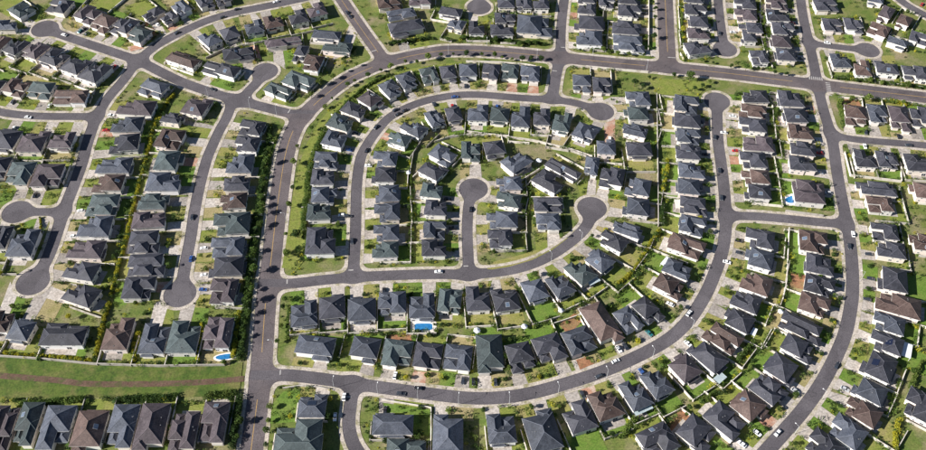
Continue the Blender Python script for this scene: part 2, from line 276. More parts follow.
# (phrase, counted from, road, default depth, [(x, y, roof colour[, options])])   options: w d metres, t type, a facade angle in degrees, s solar panels
ROWS = [
 ('upper left cul-de-sac, north side', 'left', 'A', 15, [(5,24,'b',dict(w=12)),(21,9,'g'),(59,5,'k'),(88,13,'p'),(103,22,'r'),(124,25,'k'),(138,35,'g')]),
 ('upper left cul-de-sac, south side', 'left', 'A', 15, [(-1,42,'r',dict(a=-20,w=12)),(16,46,'k'),(36,49,'p'),(54,56,'k'),(76,64,'k'),(95,71,'k',dict(d=17))]),
 ('top left curving road, north side', 'left', 'B', 14, [(154,13,'k'),(168,16,'k'),(181,7,'b'),(205,1,'k',dict(d=12)),(222,-3,'k')]),
 ('top left curving road, south side', 'left', 'B', 14, [(184,58,'r',dict(w=21,d=11,a=-25)),(210,38,'b'),(229,32,'k'),(254,26,'b'),(273,21,'r'),(298,16,'k'),(316,9,'p')]),
 ('small upper cul-de-sac', 'left', 'H', 14, [(221,68,'k',dict(w=23,d=12,a=-22)),(238,53,'k',dict(w=19,a=15)),(284,42,'p',dict(w=23,d=12,a=12)),(300,52,'k',dict(a=-12,w=15)),(312,62,'r',dict(a=-12,w=15)),(298,80,'g',dict(a=-28,w=18,d=12.5)),(279,91,'g',dict(a=-28,w=19,d=12.5))]),
 ('steep upper road, left side', 'top', 'Cc', 14, [(327,34,'b',dict(a=-8,w=18,d=12)),(337,46,'g',dict(a=-8,w=18,d=12))]),
 ('steep upper road, right side', 'top', 'Cc', 15, [(389,2,'r',dict(w=15,a=10)),(401,13,'b',dict(w=18,d=11,a=15)),(406,26,'k',dict(w=22,d=13,a=15))]),
 ('top middle cul-de-sac', 'left', 'T', 13, [(420,-2,'p',dict(a=0)),(451,11,'k',dict(a=-15)),(457,23,'b',dict(a=-20)),(476,27,'k',dict(a=0)),(502,29,'k',dict(a=0)),(505,17,'k',dict(a=0)),(506,1,'k',dict(a=0)),(524,2,'k',dict(a=0)),(541,2,'k',dict(a=0))]),
 ('top middle street, left corner', 'top', 'S', 15, [(535,24,'b',dict(w=19,d=22))]),
 ('top middle street, right side', 'top', 'S', 14, [(586,-3,'k'),(587,8,'k'),(590,22,'k',dict(d=19)),(589,37,'b',dict(d=16))]),
 ('wide top avenue, left side', 'top', 'R', 16, [(607,1,'k',dict(w=10)),(629,-2,'k'),(630,10,'k'),(627,27,'k',dict(d=18)),(629,42,'b',dict(d=19))]),
 ('top cul-de-sac, left side', 'top', 'Q', 14, [(695,-3,'k'),(696,9,'k'),(700,21,'k'),(699,33,'p'),(698,47,'k',dict(d=15))]),
 ('top cul-de-sac, right side', 'top', 'Q', 14, [(745,3,'k'),(745.6,14,'p'),(751,27,'k'),(747,38,'k'),(758,57,'k',dict(w=14,a=90))]),
 ('right long road, top left side', 'top', 'N', 14, [(777,1,'p'),(778,15,'k'),(784,28,'k'),(782.5,41,'p'),(787,54,'k')]),
 ('top right short cul-de-sac', 'left', 'O', 13, [(826,4,'k',dict(w=15,a=0)),(833,24,'k',dict(w=13,a=-5)),(854,24,'k',dict(w=14,a=-5)),(879,29,'r',dict(w=16,a=-35)),(898,41,'b',dict(w=14,d=12,a=-30)),(841,60,'b',dict(w=13,d=13,a=-3)),(862,67,'r',dict(w=11,d=15,a=-8)),(887,66,'k',dict(w=13,a=-10)),(916,71,'k',dict(w=15,a=-10))]),
 ('far top right corner', 'left', 'O', 13, [(877,1,'b',dict(w=15,a=-20)),(886,11,'p',dict(w=27,d=16,a=-35)),(904,20,'r',dict(w=12,a=-35)),(919,37,'k',dict(w=16,d=13,a=-28))]),
 ('far left side street, north side', 'left', 'E', 13, [(-8,84,'k'),(15.6,86,'r'),(40,89,'g'),(70,96,'r',dict(w=20,d=12))]),
 ('far left side street, south side', 'left', 'E', 19, [(6,138,'k'),(33,140,'p'),(64,138,'p',dict(w=16.5))]),
 ('left stub cul-de-sac, north side', 'left', 'F', 18, [(-6,168,'k',dict(a=0)),(20,173,'g',dict(a=0)),(47,175,'p',dict(w=17,a=0))]),
 ('left stub cul-de-sac, south side', 'left', 'F', 17, [(0,236,'k',dict(a=0,w=11)),(23,242,'b',dict(a=0,w=14,d=19))]),
 ('left long road, right side', 'top', 'D', 17, [(153,87,'b',dict(a=-25,w=16,d=12)),(136,107,'p',dict(w=13,d=21)),(127,124,'b'),(124,142,'k'),(114,165,'b',dict(d=21)),(108,182,'r'),(102,204,'g'),(95,226,'b'),(86,249,'p',dict(d=20)),(81,270,'k'),(81,294,'k')]),
 ('left long road, bottom end', 'left', 'D', 14, [(0,321,'r',dict(a=0,w=12)),(21,329,'b',dict(a=-8,w=13)),(64,333,'k',dict(a=0,w=22,d=14))]),
 ('left middle cul-de-sac, left side', 'top', 'Gg', 16, [(196,105,'p',dict(w=14,d=21,a=-15)),(173,117,'k',dict(w=11,d=12)),(170,138,'r'),(168,160,'g'),(164,181,'b',dict(d=19)),(153,201,'g'),(149,219,'p',dict(d=19)),(144,241,'k'),(146,264,'k',dict(d=19)),(139,287,'k')]),
 ('left middle cul-de-sac, bottom end', 'left', 'Gg', 19, [(118,333,'r',dict(a=0,w=13)),(154,338,'b',dict(a=0,w=13)),(184,336,'g',dict(a=0,w=15)),(218,331,'p',dict(a=0,w=14))]),
 ('left middle cul-de-sac, right side', 'top', 'Gg', 15, [(251,127,'k'),(246.6,143,'k'),(240,163,'b'),(236,183,'k'),(233,200,'r'),(231,223,'g',dict(d=20)),(227,246,'b',dict(d=19)),(227,266,'k',dict(d=19)),(223,290,'p')]),
 ('inner loop street, outer side', 'bottom', 'I', 14, [(321,240,'k',dict(w=19,d=16)),(319,211,'g'),(324,194,'b'),(323,176,'k'),(326,159,'b'),(334.6,138,'b'),(341,122,'g'),(354.5,109,'k'),(370,99,'p'),(391,88,'b'),(407,80,'b'),(429.5,74,'g'),(448,72,'k'),(468,70,'b'),(491,71,'k'),(510,70.5,'g'),(530,73,'b')]),
 ('inner loop end cul-de-sac, outer side', 'left', 'I', 14, [(582,82,'b',dict(a=-3)),(602,84,'k',dict(a=-3)),(638,98,'b',dict(a=90,w=12)),(637,113,'g',dict(a=90,w=12)),(635,129,'b',dict(a=70,w=11)),(639,148,'k',dict(a=0,w=15)),(606,145,'b',dict(a=-5,w=13))]),
 ('inner loop street, inner side', 'bottom', 'I', 14, [(385,249,'g'),(386,232,'b'),(387,211,'b'),(388,193,'b'),(384,174,'k'),(385,158,'b'),(398,138,'g'),(413.5,128,'b'),(435,117,'b'),(453,113,'k'),(478,112,'b'),(500,113.5,'g'),(521,116,'b',dict(d=17)),(542,116,'k'),(562,121,'g',dict(d=17)),(586,131,'b')]),
 ('inner short cul-de-sac, left side', 'bottom', 'K', 13, [(434,247,'k'),(435,229,'b'),(436,207,'k'),(432,190,'g'),(433,169,'k',dict(a=-35,s=1,w=14,d=13)),(443,154,'b',dict(a=-35,w=15,d=14))]),
 ('inner short cul-de-sac, right side', 'bottom', 'K', 14, [(500,237,'k'),(502,219,'b',dict(d=17)),(508,199,'g'),(509,183,'b'),(516,161,'b',dict(a=40,w=15.5,d=15)),(494,148,'k',dict(a=10,w=14,d=15)),(471,150,'g',dict(a=0,w=14.5,d=15))]),
 ('middle street end cul-de-sac', 'left', 'J', 13, [(548,221,'b',dict(a=0,d=13,w=13)),(548,204,'k',dict(w=16,d=12,a=0)),(549,180,'k',dict(a=-38,w=17,d=14,s=1)),(564,169,'k',dict(a=-38,w=22,d=14)),(591,166,'b',dict(a=-10,w=14,d=16)),(612,176,'k',dict(a=-15,w=18,d=15)),(638,186,'b',dict(a=75,w=13,d=15)),(637,206,'b',dict(a=80,w=13,d=15))]),
 ('middle street, lower side', 'left', 'J', 16.5, [(304,313,'b'),(332,306,'k'),(362,308,'b'),(392,301,'b',dict(d=14)),(422,305,'b'),(450,299,'g',dict(d=15)),(477.5,298,'k',dict(d=15)),(505.5,298,'k',dict(d=15)),(535,289,'b',dict(d=15)),(560,285,'b',dict(d=15)),(580.5,271,'g',dict(d=15)),(599,260,'b',dict(d=15)),(613,240,'k',dict(d=15)),(627,229,'b',dict(d=16))]),
 ('outer loop street, inner side', 'left', 'L', 15, [(315,346,'b',dict(w=19,d=13)),(365,348,'b',dict(w=14,d=14)),(397,353,'g'),(428,355,'k'),(458,357,'b'),(490,353,'g',dict(d=21,t=4)),(520.5,356,'k'),(549.5,348,'k'),(579.5,340,'b'),(602,323,'r',dict(d=24,w=13,t=4)),(628.6,319,'b'),(648,310,'k'),(670,285,'r'),(678,269,'b'),(687,245,'r',dict(d=20,w=12)),(693,224,'b'),(694,205,'k'),(690,186,'b'),(692,170,'b'),(689,151,'k'),(689,135,'b'),(689,120,'k',dict(d=18)),(687,103,'b')]),
 ('outer loop street, lower left', 'left', 'L', 15, [(312,405,'b',dict(w=13,d=14,a=0,s=1)),(393,424,'b',dict(w=19,d=14,a=0)),(448,434,'b',dict(w=14,d=20,a=0,t=4)),(501.5,428,'b',dict(w=13,d=16)),(542,430,'b',dict(w=15,d=20,t=4)),(579.5,416,'k'),(605.6,404,'r'),(635.5,394,'b'),(657,383,'b')]),
 ('outer loop street, outer right side', 'bottom', 'L', 15, [(685,367,'p'),(708,356,'k',dict(d=19)),(723,337,'r',dict(d=17)),(739,320,'k'),(746,301,'k'),(756,283,'r'),(760,258,'b'),(760,238,'k'),(758.6,191,'k'),(756,176,'r'),(753,159,'k'),(758,143,'p',dict(d=19)),(752.5,124,'k'),(753,110,'r'),(755,96,'k')]),
 ('right long road, left side', 'bottom', 'N', 15, [(658,440,'k',dict(w=16,a=26)),(698,433,'k'),(726,420,'k',dict(d=18)),(749,406,'r'),(769,389,'k'),(782,368,'k'),(799,347,'k'),(802,327,'k',dict(d=21)),(815,304,'r'),(820,285,'k'),(820,264,'k'),(814,241,'r'),(810,191,'p',dict(w=18,d=18)),(803,163,'k'),(804,148,'k'),(801,131,'r'),(797,115,'k'),(791,98,'k')]),
 ('right long road, right side', 'bottom', 'N', 15, [(824,446,'k'),(847,431,'b'),(863,411,'r'),(871,391,'b'),(880,366,'k',dict(s=1)),(887,342,'k',dict(s=1)),(889,323,'b'),(898,304,'r',dict(d=22)),(894,279,'k'),(891,249,'k'),(885,231,'k'),(880,203,'r',dict(w=12)),(877,188,'k',dict(d=21,w=12))]),
 ('right side street, upper side', 'left', 'P', 15, [(856,114,'r'),(878,113,'b'),(900,117,'p',dict(d=19)),(921,115,'k')]),
 ('right side street, lower side', 'left', 'P', 14, [(865,158,'k',dict(a=-5)),(887,158,'k',dict(a=-5)),(919,162,'k',dict(a=-5))]),
 ('right picture edge', 'top', 'N', 14, [(924,190,'r',dict(w=12)),(925,242,'r',dict(w=12)),(921,405,'k',dict(w=16))]),
 ('bottom lane corner', 'left', 'U', 14, [(299,437,'g',dict(a=0,w=22,d=20)),(404,450,'g',dict(a=0,w=20))]),
]
BOT = ('bottom left row', 'left', None, 22, [(2,427,'p',dict(w=15)),(26,424,'g',dict(w=15.5,t=2)),(55,427,'b',dict(w=15.5,t=3)),(89,430,'r',dict(w=15.5,t=1)),(122,426,'b',dict(w=15.5,t=2)),(151,426,'p',dict(w=15.5,d=23,t=4)),(184,431,'p',dict(w=15.5,d=20)),(213,422,'p',dict(w=14.5,d=22,t=6))])
ROWS.append(BOT)
CN = dict(k='charcoal', b='slate blue-grey', g='green-grey', r='brown', p='dark mauve-brown')
def nearest(P, p):
    best = None
    for a, b in zip(P[:-1], P[1:]):
        d = b-a; t = max(0, min(1, (p-a).dot(d)/max(1e-9, d.length_squared))); q = a+d*t; l = (p-q).length
        if best is None or l < best[0]: best = (l, q, d.normalized())
    return best
HS = []
for ri, (ph, end, rid, dep, lst) in enumerate(ROWS):
    row = []
    for i, e in enumerate(lst):
        op = e[3] if len(e) > 3 else {}
        p = G(e[0], e[1], 5.0)
        if rid: l, q, tg = nearest(RS[rid], p); n = (p-q).normalized()
        else: n = Vector((0, 1))          # street below the picture
        if 'a' in op:
            a = math.radians(op['a']); cand = Vector((-math.sin(a), math.cos(a)))
            n = cand if cand.dot(n) >= 0 else -cand
        row.append(dict(p=p, n=n, col=e[2], op=op, row=ri, i=i, d=op.get('d', dep)*(1.16 if e[1] < 130 else 1.08), ph=ph, end=end, px=e[0], py=e[1]))
    for i, h in enumerate(row):
        t = Vector((h['n'].y, -h['n'].x)); sp = []
        for j in (i-1, i+1):
            if 0 <= j < len(row):
                q = row[j]['p']-h['p']; s = abs(q.dot(t))
                if s > .72*q.length: sp.append(s)
        h['w'] = h['op'].get('w', max(10.5, min(16.5, (min(sp) if sp else 15.5)-.5)))*(1.0 if 'w' not in h['op'] else (1.12 if h['py'] < 130 else 1.05))
    HS += row
# keep footprints off each other and off the road
def corners(h, m=0):
    n = h['n']; t = Vector((n.y, -n.x)); a, b = h['w']/2+m, h['d']/2+m
    return [h['p']+t*sx*a+n*sy*b for sx, sy in ((-1, -1), (1, -1), (1, 1), (-1, 1))]
def overlap(A, B):
    for P in (A, B):
        for i in range(2):
            ax = (P[i+1]-P[i]).normalized(); a = [q.dot(ax) for q in A]; b = [q.dot(ax) for q in B]
            if max(a) <= min(b) or max(b) <= min(a): return False
    return True
for it in range(60):
    hit = 0
    for i, h in enumerate(HS):
        for g2 in HS[i+1:]:
            if (h['p']-g2['p']).length < 34 and overlap(corners(h, .35), corners(g2, .35)):
                hit += 1; v = (g2['p']-h['p']).normalized()
                for q in (h, g2):
                    t = Vector((q['n'].y, -q['n'].x))
                    if abs(v.dot(t)) > abs(v.dot(q['n'])) and q['w'] > 8.5: q['w'] *= .97
                    elif q['d'] > 9: q['d'] *= .97
                    else: q['w'] *= .97
                h['p'] -= v*.06; g2['p'] += v*.06
        cs = corners(h, .3); mids = [(cs[k]+cs[(k+1) % 4])/2 for k in range(4)]
        m = min((sdf(c.x, c.y), k) for k, c in enumerate(cs+mids))
        if m[0] < 2.3:
            hit += 1; c = (cs+mids)[m[1]]; v = (h['p']-c).normalized(); h['p'] += v*.1; h['w'] *= .99; h['d'] *= .985
    if not hit: break
print('houses', len(HS), 'fit passes', it, 'left', hit)

def hip(mb, x0, x1, y0, y1, ez, slope=.42, ov=.55, th=.22, m=0, caps=None):
    x0 -= ov; x1 += ov; y0 -= ov; y1 += ov; w, d = x1-x0, y1-y0; hh = min(w, d)/2*slope; zt = ez+hh
    if w >= d: r0, r1 = (x0+d/2, (y0+y1)/2, zt), (x1-d/2, (y0+y1)/2, zt)
    else: r0, r1 = ((x0+x1)/2, y0+w/2, zt), ((x0+x1)/2, y1-w/2, zt)
    if abs(w-d) < .3: r1 = (r0[0]+.02, r0[1]+.02, zt)
    b = [(x0, y0, ez), (x1, y0, ez), (x1, y1, ez), (x0, y1, ez)]
    lo = [(x, y, ez-th) for x, y, z in b]
    V = b+[r0, r1]+lo
    F = [(0, 1, 5, 4), (1, 2, 5), (2, 3, 4, 5), (3, 0, 4)] if w >= d else [(0, 1, 4), (1, 2, 5, 4), (2, 3, 5), (3, 0, 4, 5)]
    mb.add(V, F, m)
    mb.add(b+lo, [(0, 4, 5, 1), (1, 5, 6, 2), (2, 6, 7, 3), (3, 7, 4, 0), (4, 7, 6, 5)], 1)
    if caps is not None:
        e = [(0, 4), (1, 5), (2, 5), (3, 4)] if w >= d else [(0, 4), (1, 4), (2, 5), (3, 5)]
        for i, j in e+[(4, 5)]:
            a, c = Vector(V[i]), Vector(V[j])
            if (c-a).length > .3: caps.tube(a+Vector((0, 0, .0)), c+Vector((0, 0, .0)), .12, .12, 4)
    return zt
def winmesh(w, h):
    mb = MB(); mb.box(-w/2, w/2, -.05, .06, 0, h, 0); mb.box(-w/2+.12, w/2-.12, -.075, .0, .12, h-.12, 1); mb.box(-.05, .05, -.09, -.06, .1, h-.1, 0)
    return mb.build('window', ['wframe', 'glass'])
WM = [winmesh(1.8, 1.3), winmesh(1.2, 1.2), winmesh(2.6, 2.1)]
gm = MB(); gm.box(-2.4, 2.4, -.04, .06, 0, 2.2, 0)
for z in (.55, 1.1, 1.65): gm.box(-2.36, 2.36, -.07, -.03, z-.24, z+.2, 0)
GM = gm.build('garage_door', ['gdoor'])
sp_ = MB()
for i in range(4):
    for j in range(2): sp_.box(i*1.05-2.1, i*1.05-1.1, j*1.7-1.7, j*1.7-.05, .06, .12, 0)
sp_.box(-2.1, 2.1, -1.6, -1.5, 0, .07, 1); sp_.box(-2.1, 2.1, 1.4, 1.5, 0, .07, 1)
SM = sp_.build('solar_panel', ['solar', 'steel'])
v_ = MB(); v_.box(-.18, .18, -.18, .18, -.15, .3, 0); VM = v_.build('roof_vent', ['steel2'])
v_ = MB(); v_.box(-1.1, 1.1, -1.3, 1.3, .04, .16, 0); v_.box(-1.02, 1.02, -1.22, 1.22, .15, .175, 1); HM = v_.build('solar_heater', ['steel', 'heater'])
for h in HS:
    rnd = random.Random(h['row']*131+h['i']*7+3)
    w, d = h['w'], h['d']; n = h['n']; rz = math.atan2(n.y, n.x)-math.pi/2     # local +y = away from the street
    h['rz'] = rz; h['short'] = f"{ORD[h['i']]} house from {h['end']}, {h['ph']}"; h['who'] = h['short']
    root = ob('house', None, None, (h['p'].x, h['p'].y, 0), rz); h['root'] = root
    tag(root, f"{CN[h['col']]} roofed {h['short']}", 'house', 'detached houses of the suburb')
    ty = h['op'].get('t', rnd.choice([0, 1, 1, 2, 2, 3, 5, 5, 6, 6])); s = rnd.choice([-1, 1]); h['side'] = s
    E = 4.75; vol = []; a, b = w/2, d/2
    if ty == 0: vol = [(-a, a, -b+d*.3, b, E), (min(0, s*a)-.0+(.3 if s > 0 else 0), max(0, s*a)-(.3 if s < 0 else 0), -b, -b+d*.45, 2.9), (-s*a*.98 if s > 0 else .6, -.6 if s > 0 else -s*a*.98, -b+d*.12, -b+d*.42, 3.05)]
    elif ty == 1: vol = [(-a, a, -b+d*.14, b-d*.06, E), (-a*.9 if s < 0 else -a*.05, a*.05 if s < 0 else a*.9, -b, -b+d*.34, 2.9), (-a*.6, a*.6, b-d*.2, b, 3.0)]
    elif ty == 2: vol = [(-a, a, -b+d*.36, b, E), ((-a if s < 0 else -a*.12), (a*.12 if s < 0 else a), -b+d*.02, -b+d*.62, E-.05), ((.1*a if s < 0 else -a*.9), (a*.9 if s < 0 else -a*.1), -b+d*.14, -b+d*.45, 2.95)]
    elif ty == 3: vol = [(-a, a, -b+d*.4, b, E), ((-a*.92 if s < 0 else -a*.2), (a*.2 if s < 0 else a*.92), -b, b-d*.1, E+.12), ((.1*a if s < 0 else -a), (a if s < 0 else -a*.1), -b+d*.2, -b+d*.5, 2.9)]
    elif ty == 4: vol = [(-a, a, -b+d*.12, b, E), ((-a if s < 0 else 0), (0 if s < 0 else a*.97), -b, -b+d*.3, E-.4), (-a*.75, a*.75, b-d*.15, b+.3, 2.9)]
    elif ty == 5:
        c_ = rnd.uniform(.05, .3)
        vol = [((-a*c_ if s > 0 else -a), (a if s > 0 else a*c_), -b+d*.08, b, E), ((-a if s > 0 else -a*.1), (a*.1 if s > 0 else a), -b+d*.3, b-d*rnd.uniform(.12, .25), E-.05), ((-a*.97 if s > 0 else -a*.02), (a*.02 if s > 0 else a*.97), -b, -b+d*.4, 2.9), (-a*.9*s-.1 if s > 0 else a*.2, -a*.2 if s > 0 else a*.9+.1, b-d*.3, b-d*.02, 3.0)]
        vol[1], vol[2] = vol[2], vol[1]
    elif ty == 6:
        c_ = rnd.uniform(-.15, .2)
        vol = [(-a, a, -b+d*rnd.uniform(.42, .5), b-d*.04, E), (min(s*a, -s*a*c_), max(s*a, -s*a*c_), -b+d*.04, -b+d*.75, E-.05), (min(-s*a, s*a*.1), max(-s*a, s*a*.1), -b+d*.1, -b+d*.55, 2.9), (-a*.5+s*a*.3, a*.5+s*a*.3, b-d*.2, b, 2.95)]
    wl = MB(); rf = MB(); cp = MB(); top = 0
    for k, (x0, x1, y0, y1, ez) in enumerate(vol):
        q = .70+.02*k; wl.box(x0+q, x1-q, y0+q, y1-q, -.05, ez-.02*k-.1, 0)
        zt = hip(rf, x0+q, x1-q, y0+q, y1-q, ez, .50 if ez > 4 else .44, .70+.02*k, .2, 0, cp)
        if k == 0: top = zt
    wi = rnd.randrange(6)
    o = ob('wall', wl.build('wall', ['wall%d' % wi]), root)
    r = ob('roof', rf.build('roof', ['roof_'+h['col'], 'trim']), root)
    ob('ridge_cap', cp.build('ridge_cap', ['cap_'+h['col']]), r)
    # garage door in the front wing, windows on every side
    x0, x1, y0, y1, ez = vol[1]
    o = ob('garage_door', GM, root, ((x0+x1)/2, y0+.72, 0)); h['gx'] = (x0+x1)/2
    if x1-x0 < 6.6: o.scale = ((x1-x0-1.6)/4.8, 1, 1)
    X0_, X1_, Y0_, Y1_, E_ = vol[0]
    for k, fx in enumerate((.22, .5, .78)):
        m = WM[rnd.randrange(2)]
        ob('window', m, root, (X0_+(X1_-X0_)*fx, Y1_-.70, 3.0), math.pi)
        if k != 1 or ty != 1:
            pass
    ob('window', WM[2], root, (X0_+(X1_-X0_)*.2 if ty in (1, 4) else X0_+(X1_-X0_)*.35, Y1_-.70, .1), math.pi)
    ob('window', WM[0], root, (X0_+(X1_-X0_)*.84, Y1_-.70, 1.0), math.pi)
    for fy in (.3, .7):
        ob('window', WM[1], root, (X0_+.70, Y0_+(Y1_-Y0_)*fy, 3.05), -math.pi/2)
        ob('window', WM[1], root, (X1_-.70, Y0_+(Y1_-Y0_)*fy, 3.05), math.pi/2)
        ob('window', WM[rnd.randrange(2)], root, (X0_+.70, Y0_+(Y1_-Y0_)*(fy+.08), .9), -math.pi/2)
        ob('window', WM[rnd.randrange(2)], root, (X1_-.70, Y0_+(Y1_-Y0_)*(fy-.08), .9), math.pi/2)
    if ty in (2, 3):
        zz = vol[1]; ob('window', WM[0], root, ((zz[0]+zz[1])/2, zz[2]+.72, 3.0))
    W_, D_ = X1_-X0_, Y1_-Y0_; run = min(W_, D_)/2; xm, ym = (X0_+X1_)/2, (Y0_+Y1_)/2
    for _ in range(rnd.randrange(1, 4)):       # vents standing on a main slope
        u, f_ = rnd.choice([-1, 1]), rnd.uniform(.25, .7); k_ = rnd.uniform(-.5, .5)
        zz_ = E_+run*f_*.5
        if W_ < D_: ob('roof_vent', VM, r, (xm+u*run*(1-f_), ym+k_*(D_-W_)*.6, zz_))
        else: ob('roof_vent', VM, r, (xm+k_*(W_-D_)*.6, ym+u*run*(1-f_), zz_))
    if rnd.random() < .2 and not h['op'].get('s'):      # small solar water heater
        u = rnd.choice([-1, 1]); f_ = .5; zz_ = E_+run*f_*.5+.06; sl_ = math.atan(.5)
        if W_ < D_: hp = ob('solar_heater', HM, r, (xm+u*run*(1-f_), ym, zz_)); hp.rotation_euler = (0, u*sl_, 0)
        else: hp = ob('solar_heater', HM, r, (xm, ym+u*run*(1-f_), zz_)); hp.rotation_euler = (-u*sl_, 0, 0)
    if h['op'].get('s'):
        W_, D_ = X1_-X0_, Y1_-Y0_; run = min(W_, D_)/2
        p = ob('solar_panel', SM, r, ((X0_+X1_)/2-run*.5, (Y0_+Y1_)/2, E_+run*.5*.50+.02) if W_ < D_ else ((X0_+X1_)/2, Y0_+run*.5, E_+run*.5*.50+.02))
        sl_ = math.atan(.50)
        p.rotation_euler = (0, -sl_, 0) if W_ < D_ else (sl_, 0, 0)
        if W_ < D_: p.rotation_euler = (Matrix.Rotation(-sl_, 3, 'Y') @ Matrix.Rotation(math.pi/2, 3, 'Z')).to_euler()

PARK = [G(*p) for p in [(-60,352),(0,356.5),(45,359.5),(95,364.5),(160,366.5),(232,365),(246,360),(240,398),(200,398),(130,399),(40,400),(-60,400)]]
def inpark(p):
    c = False
    for a, b in zip(PARK, PARK[1:]+PARK[:1]):
        if (a.y > p.y) != (b.y > p.y) and p.x < (b.x-a.x)*(p.y-a.y)/(b.y-a.y)+a.x: c = not c
    return c
